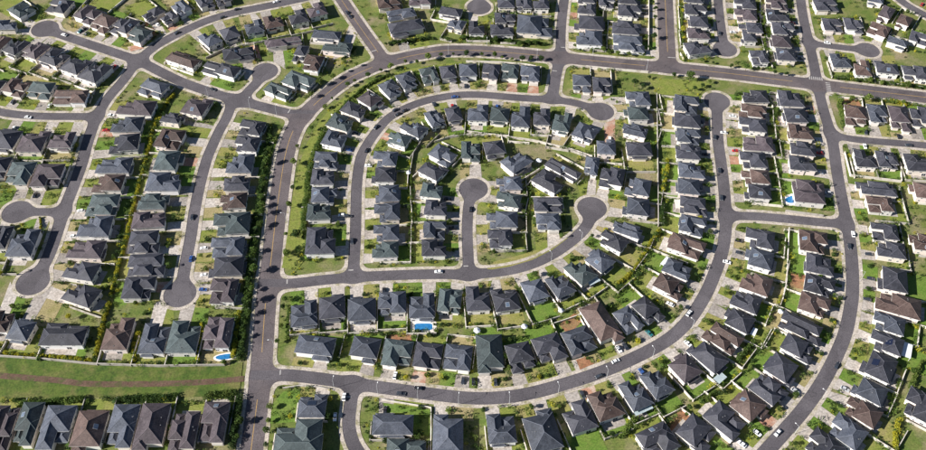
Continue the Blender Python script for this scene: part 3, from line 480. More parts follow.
# ------------------------------------------------------------------ lots: driveways, lawns, garden walls
def toW(h, x, y):
    n = h['n']; t = Vector((n.y, -n.x)); return h['p']+t*x+n*y
def foot(h, p):      # distance from a point to a footprint
    q = p-h['p']; t = Vector((h['n'].y, -h['n'].x)); x, y = abs(q.dot(t))-h['w']/2, abs(q.dot(h['n']))-h['d']/2
    return math.hypot(max(x, 0), max(y, 0)) + min(0, max(x, y))
def near(h, R=60): return [g2 for g2 in HS if g2 is not h and (g2['p']-h['p']).length < R]
byrow = {}
for h in HS: byrow.setdefault(h['row'], []).append(h)
lz = 0.0
LAWN_CH = {}
for h in HS:
    rnd = random.Random(h['row']*17+h['i']*29+1); nb = near(h)
    back = None
    y = h['d']/2
    while y < h['d']/2+22:
        p = toW(h, 0, y)
        if sdf(p.x, p.y) < 3.2 or inpark(p): back = ('road', None); break
        o2 = min(nb, key=lambda g2: foot(g2, p)) if nb else None
        if o2 and foot(o2, p) < max(.6, y-h['d']/2): back = ('house', o2); break
        y += .5
    if h['ph'] == 'inner loop street, outer side': y = min(y, h['d']/2+3.5)
    h['back'] = y; h['bk'] = back
    R_ = byrow[h['row']]; i = h['i']
    def half(j):
        if 0 <= j < len(R_):
            q = (R_[j]['p']-h['p']); t = Vector((h['n'].y, -h['n'].x)); s_ = q.dot(t)
            if abs(s_) > .7*q.length and q.length < 30: return s_/2
        return None
    hs = sorted([q for q in (half(i-1), half(i+1)) if q is not None])
    xl = max([q for q in hs if q < 0], default=-h['w']/2-1.0); xr = min([q for q in hs if q > 0], default=h['w']/2+1.0)
    h['xl'], h['xr'] = max(xl, -h['w']/2-6), min(xr, h['w']/2+6)
    yb = h['back']-.3
    if yb-h['d']/2 > 1.5:
        lz += .00012
        c = [toW(h, h['xl']+.15, h['d']/2-2), toW(h, h['xr']-.15, h['d']/2-2), toW(h, h['xr']-.15, yb), toW(h, h['xl']+.15, yb)]
        if all(sdf(q.x, q.y) > 2.0 for q in c):
            m = rnd.choices([0, 1, 2, 3, 4], [6, 6, 3.2, 2, .3])[0]
            o = ob('lawn', mesh('lawn', [(q.x, q.y, .004+lz) for q in c], [(0, 1, 2, 3)], GR[m][0])); tag(o, f"back lawn behind {h['short']}", kind='structure')
    if rnd.random() < .5:
        pw = h['w']*rnd.uniform(.25, .45); px_ = rnd.uniform(-.5, .5)*(h['w']-2*pw); pd = min(rnd.uniform(1.5, 3.6), yb-h['d']/2-.5)
        if pd > .8:
            lz += .00012; c = [toW(h, px_-pw, h['d']/2-1.5), toW(h, px_+pw, h['d']/2-1.5), toW(h, px_+pw, h['d']/2+pd), toW(h, px_-pw, h['d']/2+pd)]
            if all(sdf(q.x, q.y) > 2.0 for q in c): tag(ob('patio', mesh('patio', [(q.x, q.y, .012+lz) for q in c], [(0, 1, 2, 3)], 'drive')), f"paved patio behind {h['short']}", kind='structure')
    # garden wall: one side line and the back line of the lot
    mb = MB(); x = h['xr'] if h['xr'] < h['w']/2+5 else h['w']/2+1
    ys = -h['d']*.2; ye = ys
    while ye < yb and all(foot(g2, toW(h, x, ye)) > .05 for g2 in nb) and sdf(*toW(h, x, ye)) > 2.6: ye += .5
    if ye-ys > 3: mb.bar(toW(h, x, ys), toW(h, x, ye), .28, 1.7, -.05); mb.bar(toW(h, x, ys-.05), toW(h, x, ye+.05), .36, .1, 1.65)
    NOB = ('left long road, right side', 'left middle cul-de-sac, left side', 'left middle cul-de-sac, right side', 'inner loop street, outer side', 'bottom left row', 'left long road, bottom end', 'left middle cul-de-sac, bottom end')
    if back and h['ph'] not in NOB and (back[0] == 'road' or back[1]['row'] > h['row'] or (back[1]['row'] == h['row'] and back[1]['i'] > i)):
        A_, B_ = h['xl'], h['xr']
        ok = [k for k in np.arange(A_, B_, .5) if all(foot(g2, toW(h, k, yb)) > .05 for g2 in nb) and sdf(*toW(h, k, yb)) > 2.4]
        if len(ok) > 6: mb.bar(toW(h, ok[0], yb), toW(h, ok[-1], yb), .28, 1.7, -.05); mb.bar(toW(h, ok[0], yb), toW(h, ok[-1], yb), .36, .1, 1.652)
    if mb.V:
        o = ob('garden_wall', mb.build('garden_wall', ['gwall'])); tag(o, f"pale block garden wall of {h['short']}", 'wall', 'garden walls between the lots')
    # driveway from the garage to the pavement
    if ROWS[h['row']][2] and h['py'] < 449:
        y = -h['d']/2; fr = None
        while y > -h['d']/2-26:
            p = toW(h, h['gx'], y)
            if sdf(p.x, p.y) < 1.95: fr = y; break
            if any(foot(g2, p) < .4 for g2 in nb): break
            y -= .25
        h['front'] = fr
        if fr is not None:
            ww = min(3.4, h['w']*.28); lz += .00012
            def lim(x, m=1.5):
                y_ = -h['d']/2
                while y_ > -h['d']/2-26 and sdf(*toW(h, x, y_)) > m and all(foot(g2, toW(h, x, y_)) > .3 for g2 in nb): y_ -= .25
                return y_
            fa, fb = max(fr-6, lim(h['gx']-ww*1.12)), max(fr-6, lim(h['gx']+ww*1.12))
            c = [toW(h, h['gx']-ww, -h['d']/2+.8), toW(h, h['gx']+ww, -h['d']/2+.8), toW(h, h['gx']+ww*1.12, fb), toW(h, h['gx'], lim(h['gx'])), toW(h, h['gx']-ww*1.12, fa)]
            z = .03
            o = ob('driveway', mesh('driveway', [(q.x, q.y, z+lz*.4) for q in c], [(4, 3, 2, 1, 0)], 'brickdrive' if rnd.random() < .08 else 'drive'))
            tag(o, f"driveway of {h['short']}", kind='structure')
            # front lawn beside it
            sx = -1 if h['gx'] > 0 else 1
            xa, xb = (h['xl']+.3, h['gx']-ww-.3) if sx < 0 else (h['gx']+ww+.3, h['xr']-.3)
            if xb-xa > 2 and fr < -h['d']/2-1.5:
                c = [toW(h, xa, -h['d']/2+1.5), toW(h, xb, -h['d']/2+1.5), toW(h, xb, max(fr-5, lim(xb, 1.75))), toW(h, (xa+xb)/2, max(fr-5, lim((xa+xb)/2, 1.75))), toW(h, xa, max(fr-5, lim(xa, 1.75)))]
                o = ob('lawn', mesh('lawn', [(q.x, q.y, .005+lz*.5) for q in c], [(4, 3, 2, 1, 0)], GR[rnd.choices([0, 1, 2, 3], [3, 4, 4, 3])[0]][0])); tag(o, f"front lawn of {h['short']}", kind='structure')

# ------------------------------------------------------------------ special ground: park strip, dirt path, verges, dirt yards
def poly(name, pts, z, m, label): return tag(ob(name, mesh(name, [(*G(*p), z) for p in pts], [tuple(range(len(pts)-1, -1, -1))], m)), label, kind='structure')
poly('park', [(-40,352),(0,357),(45,360.5),(95,365.5),(160,367.5),(232,366),(243,362),(239,398),(200,397),(130,398),(85,398),(40,399),(-40,400)], .20, 'park', 'open green strip with a dirt path at lower left')
pc = smooth_line([G(*p) for p in [(-40,372),(0,376),(40,379),(62,381),(85,384.5),(140,384.5),(200,383),(244,379)]])
def strip(P, w, z, off=0):
    V = []; F = []
    for i, p in enumerate(P):
        t = (P[min(i+1, len(P)-1)]-P[max(i-1, 0)]).normalized(); n = Vector((-t.y, t.x))
        V += [(*(p+n*(off-w/2)), z), (*(p+n*(off+w/2)), z)]
        if i: F.append((2*i-2, 2*i-1, 2*i+1, 2*i))
    return V, [f[::-1] for f in F]
V, F = strip(pc, 3.4, .21); tag(ob('path', mesh('path', V, F, 'path')), 'reddish dirt path through the lower left green strip', kind='structure')
poly('verge', [(282,268),(285,250),(289,225),(293,195),(299,165),(307,143),(319,122),(336,103),(354,90),(375,79),(400,71),(430,65.5),(462,62),(462,66.5),(430,69),(405,75),(385,82),(366,92),(350,104),(336,118),(322,140),(313,158),(309,185),(306,215),(305,240),(303,262),(296,271)], .205, 'lawn_mid', 'broad grass verge between boulevard and inner loop houses')
poly('verge', [(648,78),(700,81),(712,84),(702,92),(697,97),(658,94)], .205, 'lawn_mid', 'empty grass lot below the boulevard')
poly('verge', [(487,269),(493,262),(520,255),(545,247),(562,236),(568,238),(552,250),(532,260),(510,266.5),(492,269.5)], .005, 'lawn_olive', 'curved grass verge inside the middle street bend')
poly('dirt_yard', [(387,335),(411,334),(412,341),(386,342)], .205, 'dirt', 'bare brown earth yard above the green-grey roof')
poly('dirt_yard', [(559,325),(575,313),(583,321),(568,335)], .205, 'dirt', 'bare red earth yard beside the long brown roof')
poly('dirt_yard', [(790,272),(808,276),(806,290),(789,287)], .205, 'dirt', 'bare brown earth yard left of the long right road')
poly('dirt_yard', [(576,360),(586,357),(594,364),(580,370)], .205, 'dirt', 'bare red earth front yard on the outer loop')
poly('brick_paving', [(127,47),(139,44.5),(144,48.5),(131,51.5)], .205, 'brickdrive', 'red brick paving before the corner house, upper left road')
poly('brick_paving', [(250,46),(257,45),(262,60),(254,63)], .205, 'brickdrive', 'red brick drive above the small upper cul-de-sac')
poly('dirt_yard', [(145,22),(160,33),(152,40),(147,36)], .205, 'dirt', 'bare brown yard right of upper left corner house')
poly('lawn', [(334,60),(355,50),(357,54),(338,66)], .205, 'lawn_olive', 'olive lawn below green-grey house by steep upper road')
poly('lawn', [(272,405),(283,392),(300,389.5),(300,422),(270,424)], .205, 'lawn_green', 'walled green lawn at the boulevard corner')
poly('lawn', [(383,403),(430,410),(430,436),(412,436),(410,413),(384,413)], .208, 'lawn_green', 'walled green lawn round the corner house')

# road markings
def marking(P, w, z, off, m, gaps, label):
    V = []; F = []; last = False
    for i in range(len(P)-1):
        a, b = P[i], P[i+1]; n_ = max(1, int((b-a).length/2)); 
        for k in range(n_):
            p, q = a.lerp(b, k/n_), a.lerp(b, (k+1)/n_); t = (b-a).normalized(); n = Vector((-t.y, t.x)); mid = (p+q)/2
            if any((mid-G(*g_[0])).length < g_[1] for g_ in gaps): continue
            o_ = len(V)
            V += [(*(p+n*(off-w/2)), z), (*(p+n*(off+w/2)), z), (*(q+n*(off+w/2)), z), (*(q+n*(off-w/2)), z)]; F.append((o_, o_+3, o_+2, o_+1))
    return tag(ob('road_marking', mesh('road_marking', V, F, m)), label, kind='structure')
GAPS = [((301,116), 13), ((270,285), 13), ((261,377), 14), ((384,61), 10), ((560,58), 14), ((668,67), 16), ((817,86), 15)]
marking(RS['main'], .34, .006, .3, 'yellow', GAPS, 'yellow centre line of the boulevard')
marking(RS['main'], .12, .007, 5.5, 'whiteline', GAPS, 'faint white edge line of the boulevard')
marking(RS['R'], .34, .006, .2, 'yellow', GAPS, 'yellow centre line of the wide top avenue')
marking(RS['Cc'], .3, .006, .2, 'yellow', [((384,61), 11)], 'yellow centre line of the steep upper road')
def bars(a, b, n, L, label, wd=.5):
    A, B = G(*a), G(*b); root = ob('crosswalk', None); tag(root, label, kind='structure'); d = (B-A).normalized(); nn = Vector((-d.y, d.x))
    for i in range(n):
        p = A.lerp(B, (i+.5)/n); mb = MB(); q = [p-d*wd/2-nn*L/2, p+d*wd/2-nn*L/2, p+d*wd/2+nn*L/2, p-d*wd/2+nn*L/2]
        mb.add([(*v, .009) for v in q], [(0, 1, 2, 3)]); ob('stripe', mb.build('stripe', ['whiteline']), root)
bars((808.5,77.5),(823,79), 7, 3.2, 'white striped crosswalk above the right boulevard crossing', .7)
bars((827.5,82),(830,96), 9, 3.0, 'white striped crosswalk right of the boulevard crossing', .7)
def stopbar(px, py, rid, label, side=1):
    p = G(px, py); l, q, t = nearest(RS[rid], p); n = Vector((-t.y, t.x)); w = ROADS[rid][1]/2-.4
    c = [q+n*.2*side-t*.35, q+n*w*side-t*.35, q+n*w*side+t*.35, q+n*.2*side+t*.35]
    if side < 0: c = c[::-1]
    tag(ob('road_marking', mesh('road_marking', [(*v, .011) for v in c], [(3, 2, 1, 0)], 'whiteline')), label, kind='structure')
stopbar(287,283.5,'J','white stop bar where the middle street meets the boulevard', 1)
stopbar(280,375,'L','white stop bar where the outer loop meets the boulevard', 1)
stopbar(376,50,'Cc','white stop bar at the foot of the steep upper road', 1)
stopbar(560,47,'S','white stop bar at the foot of the top middle street', 1)
stopbar(557,71,'Istub','white stop bar at the short inner loop stub', -1)
stopbar(667,57,'R','white stop bar at the foot of the wide top avenue', 1)
stopbar(287,114,'A','white stop bar where the upper left road meets the boulevard', -1)
stopbar(351.5,397,'U','white stop bar at the bottom lane mouth', -1)
stopbar(353.8,270,'I','white stop bar at the lower end of inner loop', 1)
stopbar(468.5,266,'K','white stop bar at the short cul-de-sac mouth', 1)

# ------------------------------------------------------------------ pools, patio roofs, gazebos
def pool(px, py, rx, ry, label, kidney=False, deck=1.6):
    c = G(px, py); root = ob('swimming_pool', None, None, (c.x, c.y, 0)); tag(root, label, 'pool', 'backyard swimming pools')
    def ring(e, z):
        out = []
        for i in range(28):
            t = 2*math.pi*i/28
            if kidney: r = 1+.22*math.sin(2*t+.6); x, y = (rx+e)*r*math.cos(t), (ry+e)*r*math.sin(t)
            else: x = (rx+e)*math.copysign(abs(math.cos(t))**.45, math.cos(t)); y = (ry+e)*math.copysign(abs(math.sin(t))**.45, math.sin(t))
            out.append((x, y, z))
        return out
    n = 28; A, B = ring(0, .24), ring(.45, .24); Dk = ring(deck, .17)
    ob('water', mesh('water', ring(-.02, .19), [tuple(range(n))], 'pool'), root)
    ob('coping', mesh('coping', A+B+ring(0, .12)+ring(.45, .12), [(i, n+i, n+(i+1) % n, (i+1) % n) for i in range(n)]+[(i, (i+1) % n, 2*n+(i+1) % n, 2*n+i) for i in range(n)]+[(n+i, 3*n+i, 3*n+(i+1) % n, n+(i+1) % n) for i in range(n)], 'trim'), root)
    ob('deck', mesh('deck', ring(.4, .172)+ring(deck, .172)+ring(deck, 0), [(i, n+i, n+(i+1) % n, (i+1) % n) for i in range(n)]+[(n+i, 2*n+i, 2*n+(i+1) % n, n+(i+1) % n) for i in range(n)], 'deck'), root)
pool(423.5, 327, 4.8, 2.2, 'rounded blue pool on pale deck behind fifth house of middle street', False, 2.2)
pool(792.5, 199.5, 4.0, 3.2, 'kidney shaped blue pool in walled yard beside right long road', True, 2.0)
pool(226, 357, 4.6, 1.9, 'narrow dark blue pool beside the park strip and boulevard hedge', True, 1.0)
def cover(px, py, w, d, a, m, label, z=2.7):
    c = G(px, py, z); root = ob('patio_cover', None, None, (c.x, c.y, 0), math.radians(a)); tag(root, label, 'patio cover', 'flat patio roofs')
    mb = MB(); mb.box(-w/2, w/2, -d/2, d/2, z, z+.12); n = int(w/1.2)
    ob('roof_sheet', mb.build('roof_sheet', [m]), root)
    r_ = MB()
    for i in range(n+1): r_.box(-w/2+i*w/n-.05, -w/2+i*w/n+.05, -d/2, d/2, z+.115, z+.18)
    ob('rib', r_.build('rib', [m]), root)
    for sx in (-1, 1):
        for sy in (-1, 1):
            q = MB(); q.box(sx*(w/2-.2)-.07, sx*(w/2-.2)+.07, sy*(d/2-.2)-.07, sy*(d/2-.2)+.07, -.05, z+.01); ob('post', q.build('post', ['trim']), root)
cover(906,350,5.5,9,-25,'patio_white','white flat patio roof behind house near right picture edge')
cover(667,262,4.5,7,-40,'patio_white','pale grey patio roof behind slate house inside outer loop')
cover(642.5,409,10,4,25,'patio_blue','pale grey-blue patio roof low on the outer loop')
cover(720,378,6,4,40,'patio_blue','pale blue patio roof behind long charcoal roof')
cover(593.5,281,7,3.6,30,'patio_blue','green-grey patio roof behind middle street bend house')
cover(752,331,4.5,5,-30,'patio_white','pale patio roof behind charcoal house by outer loop')
cover(679,204,5,7,-3,'deck','tan flat patio roof beside white wall')
def gazebo(px, py, r, label, m='patio_white'):
    c = G(px, py, 2.6); root = ob('gazebo', None, None, (c.x, c.y, 0)); tag(root, label, 'gazebo', 'white garden gazebos')
    mb = MB(); n = 8
    V = [(r*math.cos(2*math.pi*i/n), r*math.sin(2*math.pi*i/n), 2.3) for i in range(n)]+[(0, 0, 3.3)]
    mb.add(V, [(i, (i+1) % n, n) for i in range(n)]); mb.add([(x, y, z-.2) for x, y, z in V[:n]]+V[:n], [(i, (i+1) % n, n+(i+1) % n, n+i) for i in range(n)])
    ob('canopy', mb.build('canopy', [m]), root)
    for i in range(0, n, 2):
        q = MB(); x, y = .93*V[i][0], .93*V[i][1]; q.tube((x, y, -.05), (x, y, 2.32), .05, .05); ob('post', q.build('post', ['trim']), root)
for x, y, r, l in [(477,330,1.9,'white gazebo behind seventh house of middle street'),(524.5,326,1.7,'white gazebo behind eighth house of middle street'),(561,310,1.5,'small white gazebo below tenth house of middle street'),(539,160,1.9,'white gazebo on the lawn left of two rotated charcoal houses'),(781,311,1.6,'white gazebo behind brown house left of right long road'),(408.5,172,1.5,'small white gazebo in hedge behind inner loop houses')]: gazebo(x, y, r, l)

# ------------------------------------------------------------------ plants
def leafcloud(mb, rnd, cx, cy, cz, rx, ry, rz, n, sz, m=0):
    for _ in range(n):
        while True:
            x, y, z = rnd.uniform(-1, 1), rnd.uniform(-1, 1), rnd.uniform(-1, 1); q = x*x+y*y+z*z
            if .25 < q < 1: break
        p = Vector((cx+x*rx, cy+y*ry, max(.05, cz+z*rz))); u = Vector((rnd.gauss(0, 1), rnd.gauss(0, 1), rnd.gauss(0, 1))).normalized(); v = u.orthogonal().normalized(); s_ = sz*rnd.uniform(.6, 1.3)
        v = (Matrix.Rotation(rnd.uniform(0, 6.3), 3, u) @ v)*s_; w_ = u.cross(v).normalized()*s_*.7
        mb.add([p-v, p+w_, p+v, p-w_], [(0, 1, 2, 3)], m)
TREEM = {}
def treemesh(k, var):
    if (k, var) in TREEM: return TREEM[(k, var)]
    rnd = random.Random(var*7+len(k)); cr = MB(); tr = MB()
    if k == 'tree':      # 5 m, trunk, limbs and clumps
        tr.tube((0, 0, -.05), (.1, .05, 2.2), .2, .12)
        for i in range(6):
            a = i*1.05+rnd.uniform(-.3, .3); rr = rnd.uniform(.7, 1.35); z = rnd.uniform(2.7, 4.2); c = (rr*math.cos(a), rr*math.sin(a), z)
            tr.tube((.08, .04, 1.8), c, .08, .03, 4); leafcloud(cr, rnd, *c, rnd.uniform(.8, 1.2), rnd.uniform(.8, 1.2), rnd.uniform(.6, .95), 70, .3)
        leafcloud(cr, rnd, 0, 0, 4.4, 1.0, 1.0, .8, 70, .3)
    elif k == 'palm':
        tr.tube((0, 0, -.05), (.25, .1, 6), .18, .12)
        for i in range(11):
            a = i*2*math.pi/11+rnd.uniform(-.2, .2); L_ = rnd.uniform(2, 2.6); prev = Vector((.25, .1, 6))
            for j in range(1, 5):
                t = j/4; q = Vector((.25+L_*t*math.cos(a), .1+L_*t*math.sin(a), 6+.9*t-2.0*t*t)); sd = Vector((-math.sin(a), math.cos(a), 0))*.34*(1.1-t*.8)
                cr.add([prev-sd, prev+sd, q+sd*.8, q-sd*.8], [(0, 1, 2, 3)]); prev = q
    else:                # low rounded shrub
        for i in range(4):
            a = i*1.6+rnd.uniform(-.4, .4); rr = rnd.uniform(.2, .7); tr.tube((0, 0, -.05), (rr*math.cos(a), rr*math.sin(a), .9), .06, .03, 4)
            leafcloud(cr, rnd, rr*math.cos(a), rr*math.sin(a), rnd.uniform(.8, 1.2), rnd.uniform(.6, .95), rnd.uniform(.6, .95), rnd.uniform(.6, .9), 60, .26)
    TREEM[(k, var)] = (cr, tr); return TREEM[(k, var)]
TM2 = {}
def plant(k, p, sc_, leaf, label, cat, group, rnd):
    var = rnd.randrange(5)
    if (k, var, leaf) not in TM2:
        cr, tr = treemesh(k, var); TM2[(k, var, leaf)] = (cr.build('crown', [leaf]), tr.build('trunk', ['bark']))
    a, b = TM2[(k, var, leaf)]
    root = ob(dict(tree='broadleaf_tree', palm='palm_tree', shrub='shrub')[k], None, None, (p.x, p.y, 0), rnd.uniform(0, 6.28)); root.scale = (sc_, sc_, sc_*rnd.uniform(.85, 1.15))
    ob('crown', a, root); ob('trunk', b, root); tag(root, label, cat, group)
PR = random.Random(99)
# street trees along the boulevard and avenues, by pixel of the trunk foot
def line_trees(lst, where, end, kind='tree', sc_=1.0, leaf=None):
    for i, q in enumerate(lst):
        p = G(q[0]+PR.uniform(-2, 2), q[1]+PR.uniform(-2.2, 2.2))
        s0 = sdf(p.x, p.y)
        if s0 < .8: l, c, t = nearest(RS['main'] if where.find('avenue') < 0 else RS['R'], p); p = p+(p-c).normalized()*(1.0-s0)
        plant(kind, p, sc_*PR.uniform(.6, 1.4), leaf or PR.choice(LEAF[:3]), f"{'palm' if kind == 'palm' else 'small round'} street tree, {ORD[i] if i < len(ORD) else str(i+1)+'th'} from {end}, {where}", 'tree', 'street trees', PR)
line_trees([(238,440),(241,424),(246,338),(248,325),(249,315),(250,304),(252,290),(254,274),(257,256),(258,242),(260,226),(261,216),(262,207),(263,198),(264,188),(266,178),(267,166),(269,152),(273,138)], 'left side of lower boulevard', 'bottom', leaf='leaf_mid')
line_trees([(265,448),(267,434),(268,421),(269,408),(279,346),(281,330),(283,312),(284,300),(286,254),(286,238),(290,208),(291,188),(292,166),(296,150),(310,131),(316,122),(325,109),(332,102),(347,86),(355,83)], 'right verge of lower boulevard', 'bottom', sc_=.8)
line_trees([(312,96),(322,88),(334,80),(346,72),(358,66)], 'upper left edge of boulevard bend', 'left', sc_=.9)
line_trees([(368,78),(380,73),(392,68),(404,64.5),(416,62),(428,60),(440,59),(452,58),(466,57.5),(480,58),(495,58),(502,58.5),(512,59.5),(521,60.5),(530,61.5),(541,63)], 'below upper middle boulevard', 'left', sc_=.9)
line_trees([(388,47),(396,46),(404,45),(413,44),(422,43),(432,42),(446,41),(462,41),(473,42),(485,42.5),(497,43),(508,44),(518,45),(528,46),(537,46)], 'above upper middle boulevard', 'left', sc_=.8, leaf='leaf_mid')
line_trees([(652,4),(653,13),(653.5,21),(653,30),(652,39),(651,49)], 'left side of wide top avenue', 'top', leaf='leaf_dark')
line_trees([(683,6),(683.5,14),(684,23),(684.5,31),(685,40),(686,50)], 'right side of wide top avenue', 'top', leaf='leaf_yellow')
line_trees([(580,51),(592,53),(604,54),(616,55),(628,56.5),(640,57)], 'above boulevard left of top avenue', 'left', sc_=.75)
line_trees([(700,64),(712,65),(728,67),(742,69),(756,71),(770,73),(782,74)], 'above boulevard right of top avenue', 'left', sc_=.8)
line_trees([(836,80),(845,81),(856,82.5),(868,84),(880,85.5),(892,87),(905,88.5),(918,90)], 'above far right boulevard', 'left', sc_=.85)
line_trees([(838,102),(843,106),(845,113),(850,101),(868,104),(890,103),(896,104),(903,105)], 'below far right boulevard', 'left', sc_=.95, leaf='leaf_light')
line_trees([(635.5,86),(644,88),(694,92),(703,86),(711,86),(650,80),(672,78),(690,80)], 'edge of empty grass lot', 'left', sc_=1.1)
for x, y in [(297,250),(288,256),(301,262),(305,252),(296,238)]: pass
line_trees([(288,257),(297,251),(301,262),(309,254),(299,239)], 'boulevard corner garden above middle street', 'left', sc_=1.1)
# yard plants: round every house
def free(p, hlist, r): return all(foot(g2, p) > r for g2 in hlist) and sdf(p.x, p.y) > 2.1
extra = MB()
HS2 = sorted(HS, key=lambda h: -h['py']); ns = 0
for h in HS2:
    rnd = random.Random(h['row']*5+h['i']*11+2); nb = near(h)+[h]; done = {}
    for where in ('front', 'back', 'side'):
        for tr_ in range(6):
            if where == 'front': x, y = (rnd.uniform(h['xl'], h['xr']), -h['d']/2-rnd.uniform(.8, 5))
            elif where == 'back': x, y = (rnd.uniform(h['xl'], h['xr']), h['back']-rnd.uniform(.6, 2))
            else: x, y = (rnd.choice([h['xl'], h['xr']]), rnd.uniform(-h['d']/2, h['back']))
            if where == 'front' and abs(x-h['gx']) < 3.4: continue
            p = toW(h, x, y)
            if not free(p, nb, .5): continue
            if rnd.random() < (.60 if where != 'side' else .25) and ns < 300 and where not in done:
                k = rnd.choices(['shrub', 'tree', 'palm'], [7, 2.2, .5])[0]; done[where] = 1; ns += 1
                plant(k, p, rnd.uniform(.8, 1.35) if k == 'shrub' else rnd.uniform(.55, .85), rnd.choices(LEAF, [4, 4, 3, 1])[0], f"{'palm' if k == 'palm' else 'leafy '+k} at the {where} of {h['short']}", 'tree' if k != 'shrub' else 'shrub', 'garden plants', rnd)
            else: q_ = rnd.uniform(.8, 1.8); leafcloud(extra, rnd, p.x, p.y, q_*.9, q_, q_*rnd.uniform(.7, 1.2), q_, int(40*q_), .3, rnd.choices([0, 1, 2, 3], [4, 4, 3, 1])[0])
    for _ in range(10):       # low planting along lot lines
        x = rnd.choice([h['xl']+.4, h['xr']-.4]); y = rnd.uniform(-h['d']/2-4, h['back']); p = toW(h, x, y)
        if free(p, nb, .4): q_ = rnd.uniform(.4, 1.5); leafcloud(extra, rnd, p.x, p.y, q_*.7, q_, q_*rnd.uniform(.7, 1.2), q_*.8, int(16+22*q_), .24, rnd.choices([0, 1, 2, 3], [4, 4, 3, 1])[0])
sr = random.Random(5); cnt = 0
for _ in range(60000):        # loose planting over verges and open corners, in drifts
    if cnt > 1700: break
    px, py = sr.uniform(-10, 936), sr.uniform(-10, 455); p = G(px, py)
    if math.sin(p.x*.13+1.3*math.sin(p.y*.07))+math.sin(p.y*.17+p.x*.05) < sr.uniform(-1.2, 1.8): continue
    s0 = sdf(p.x, p.y)
    if s0 < 2.0 or inpark(p): continue
    hn = [h for h in HS if abs(h['p'].x-p.x) < 26 and abs(h['p'].y-p.y) < 26]
    ok = True
    for h in hn:
        q = p-h['p']; x_, y_ = q.dot(Vector((h['n'].y, -h['n'].x))), q.dot(h['n'])
        if foot(h, p) < .5 or (abs(x_-h['gx']) < 4 and -h['d']/2-12 < y_ < 0) or (abs(x_) < h['w']/2-1.5 and 0 < y_ < h['back']-1.2): ok = False; break
    if not ok: continue
    cnt += 1; q_ = sr.uniform(.35, 1.3)*(1.25 if not hn else 1)
    leafcloud(extra, sr, p.x, p.y, q_*.7, q_, q_*sr.uniform(.7, 1.3), q_*.8, int(14+24*q_), .26, sr.choices([0, 1, 2, 3], [4, 4, 3, 1])[0])
tag(ob('undergrowth', extra.build('undergrowth', LEAF)), 'low planting along lot lines and drives', kind='stuff')
# hedges: pixel line, width, height, leaf
def hedge(pts, w, hgt, leaf, label, lz_=.12):
    P = smooth_line([G(*p) for p in pts], 1); mb = MB(); core = MB(); rnd = random.Random(len(label)+int(pts[0][0]))
    li = LEAF.index(leaf); root_p = P[0]
    for a, b in zip(P[:-1], P[1:]):
        L_ = (b-a).length; n = Vector((-(b-a).y, (b-a).x)).normalized(); k = max(1, int(L_/.8))
        for i in range(k):
            c = a.lerp(b, (i+.5)/k)+n*rnd.uniform(-.25, .25)*w
            if sdf(c.x, c.y) < .5: continue
            hh = hgt*rnd.uniform(.65, 1.25)
            leafcloud(mb, rnd, c.x, c.y, hh*.5, w*.55*rnd.uniform(.7, 1.2), w*.55*rnd.uniform(.7, 1.2), hh*.52, int(45+30*w), .3, 0 if rnd.random() < .75 else 1)
            if i % 2 == 0: core.tube((c.x, c.y, -.05), (c.x, c.y, hh*.7), .06, .04, 4)
    root = ob('hedge', None); tag(root, label, 'hedge', 'hedges')
    ob('foliage', mb.build('foliage', [leaf, LEAF[min(3, li+1)] if li < 2 else LEAF[1]]), root); ob('stem', core.build('stem', ['bark']), root)['kind'] = 'stuff'
hedge([(175,94),(165,106),(156,122),(152.5,134)], 2.0, 2.0, 'leaf_yellow', 'top stretch of long yellow-green hedge between left roads')
hedge([(152,136),(147,158),(139,184),(135,204)], 2.0, 2.0, 'leaf_yellow', 'middle stretch of long yellow-green hedge between left roads')
hedge([(134,206),(128,232),(120,263),(111,298)], 2.1, 2.0, 'leaf_yellow', 'lower stretch of long yellow-green hedge between left roads')
hedge([(110,302),(104,320),(98,345),(95,362)], 2.3, 2.2, 'leaf_yellow', 'bottom stretch of yellow-green hedge ending at park strip')
hedge([(137,337),(135,350),(134,362)], 2.0, 2.2, 'leaf_yellow', 'short yellow hedge between brown and slate roofs above park')
hedge([(202,325),(200,342),(198,362)], 1.6, 2.2, 'leaf_yellow', 'short yellow hedge left of the mauve-brown roof above park')
hedge([(239,312),(237,335),(234,358)], 2.4, 2.6, 'leaf_yellow', 'yellow hedge beside the boulevard above the park')
hedge([(271,128),(267,150),(262,180),(259,205)], 3.0, 2.8, 'leaf_dark', 'dark tall hedge, upper stretch left of lower boulevard')
hedge([(258,208),(254,232),(250,262),(247,296)], 3.2, 3.0, 'leaf_dark', 'dark tall hedge, middle stretch left of lower boulevard')
hedge([(246,300),(243,330),(240,360)], 3.4, 3.0, 'leaf_dark', 'dark tall hedge, bottom stretch left of lower boulevard')
hedge([(304,238),(305,215),(308,185),(312,160)], 3.4, 3.0, 'leaf_mid', 'green hedge behind lower left houses of inner loop')
hedge([(313,157),(322,138),(336,115)], 3.2, 2.8, 'leaf_mid', 'green hedge behind left bend houses of inner loop')
hedge([(338,113),(352,98),(372,83),(390,75)], 2.0, 2.2, 'leaf_mid', 'green hedge behind upper left houses of inner loop')
hedge([(5,355),(40,356),(70,358),(92,361)], 1.6, 1.6, 'leaf_yellow', 'yellow-green hedge along upper edge of park, left end')
hedge([(20,404),(60,403),(84,400)], 3.2, 2.8, 'leaf_mid', 'shaggy hedge along lower edge of park, left end')
hedge([(116,401.5),(140,400.5),(160,399),(176,398)], 4, 3.0, 'leaf_dark', 'shaggy dark hedge along lower edge of park, middle')
hedge([(206,397),(222,395),(236,394)], 3.6, 3.0, 'leaf_light', 'leafy hedge along lower edge of park by boulevard')
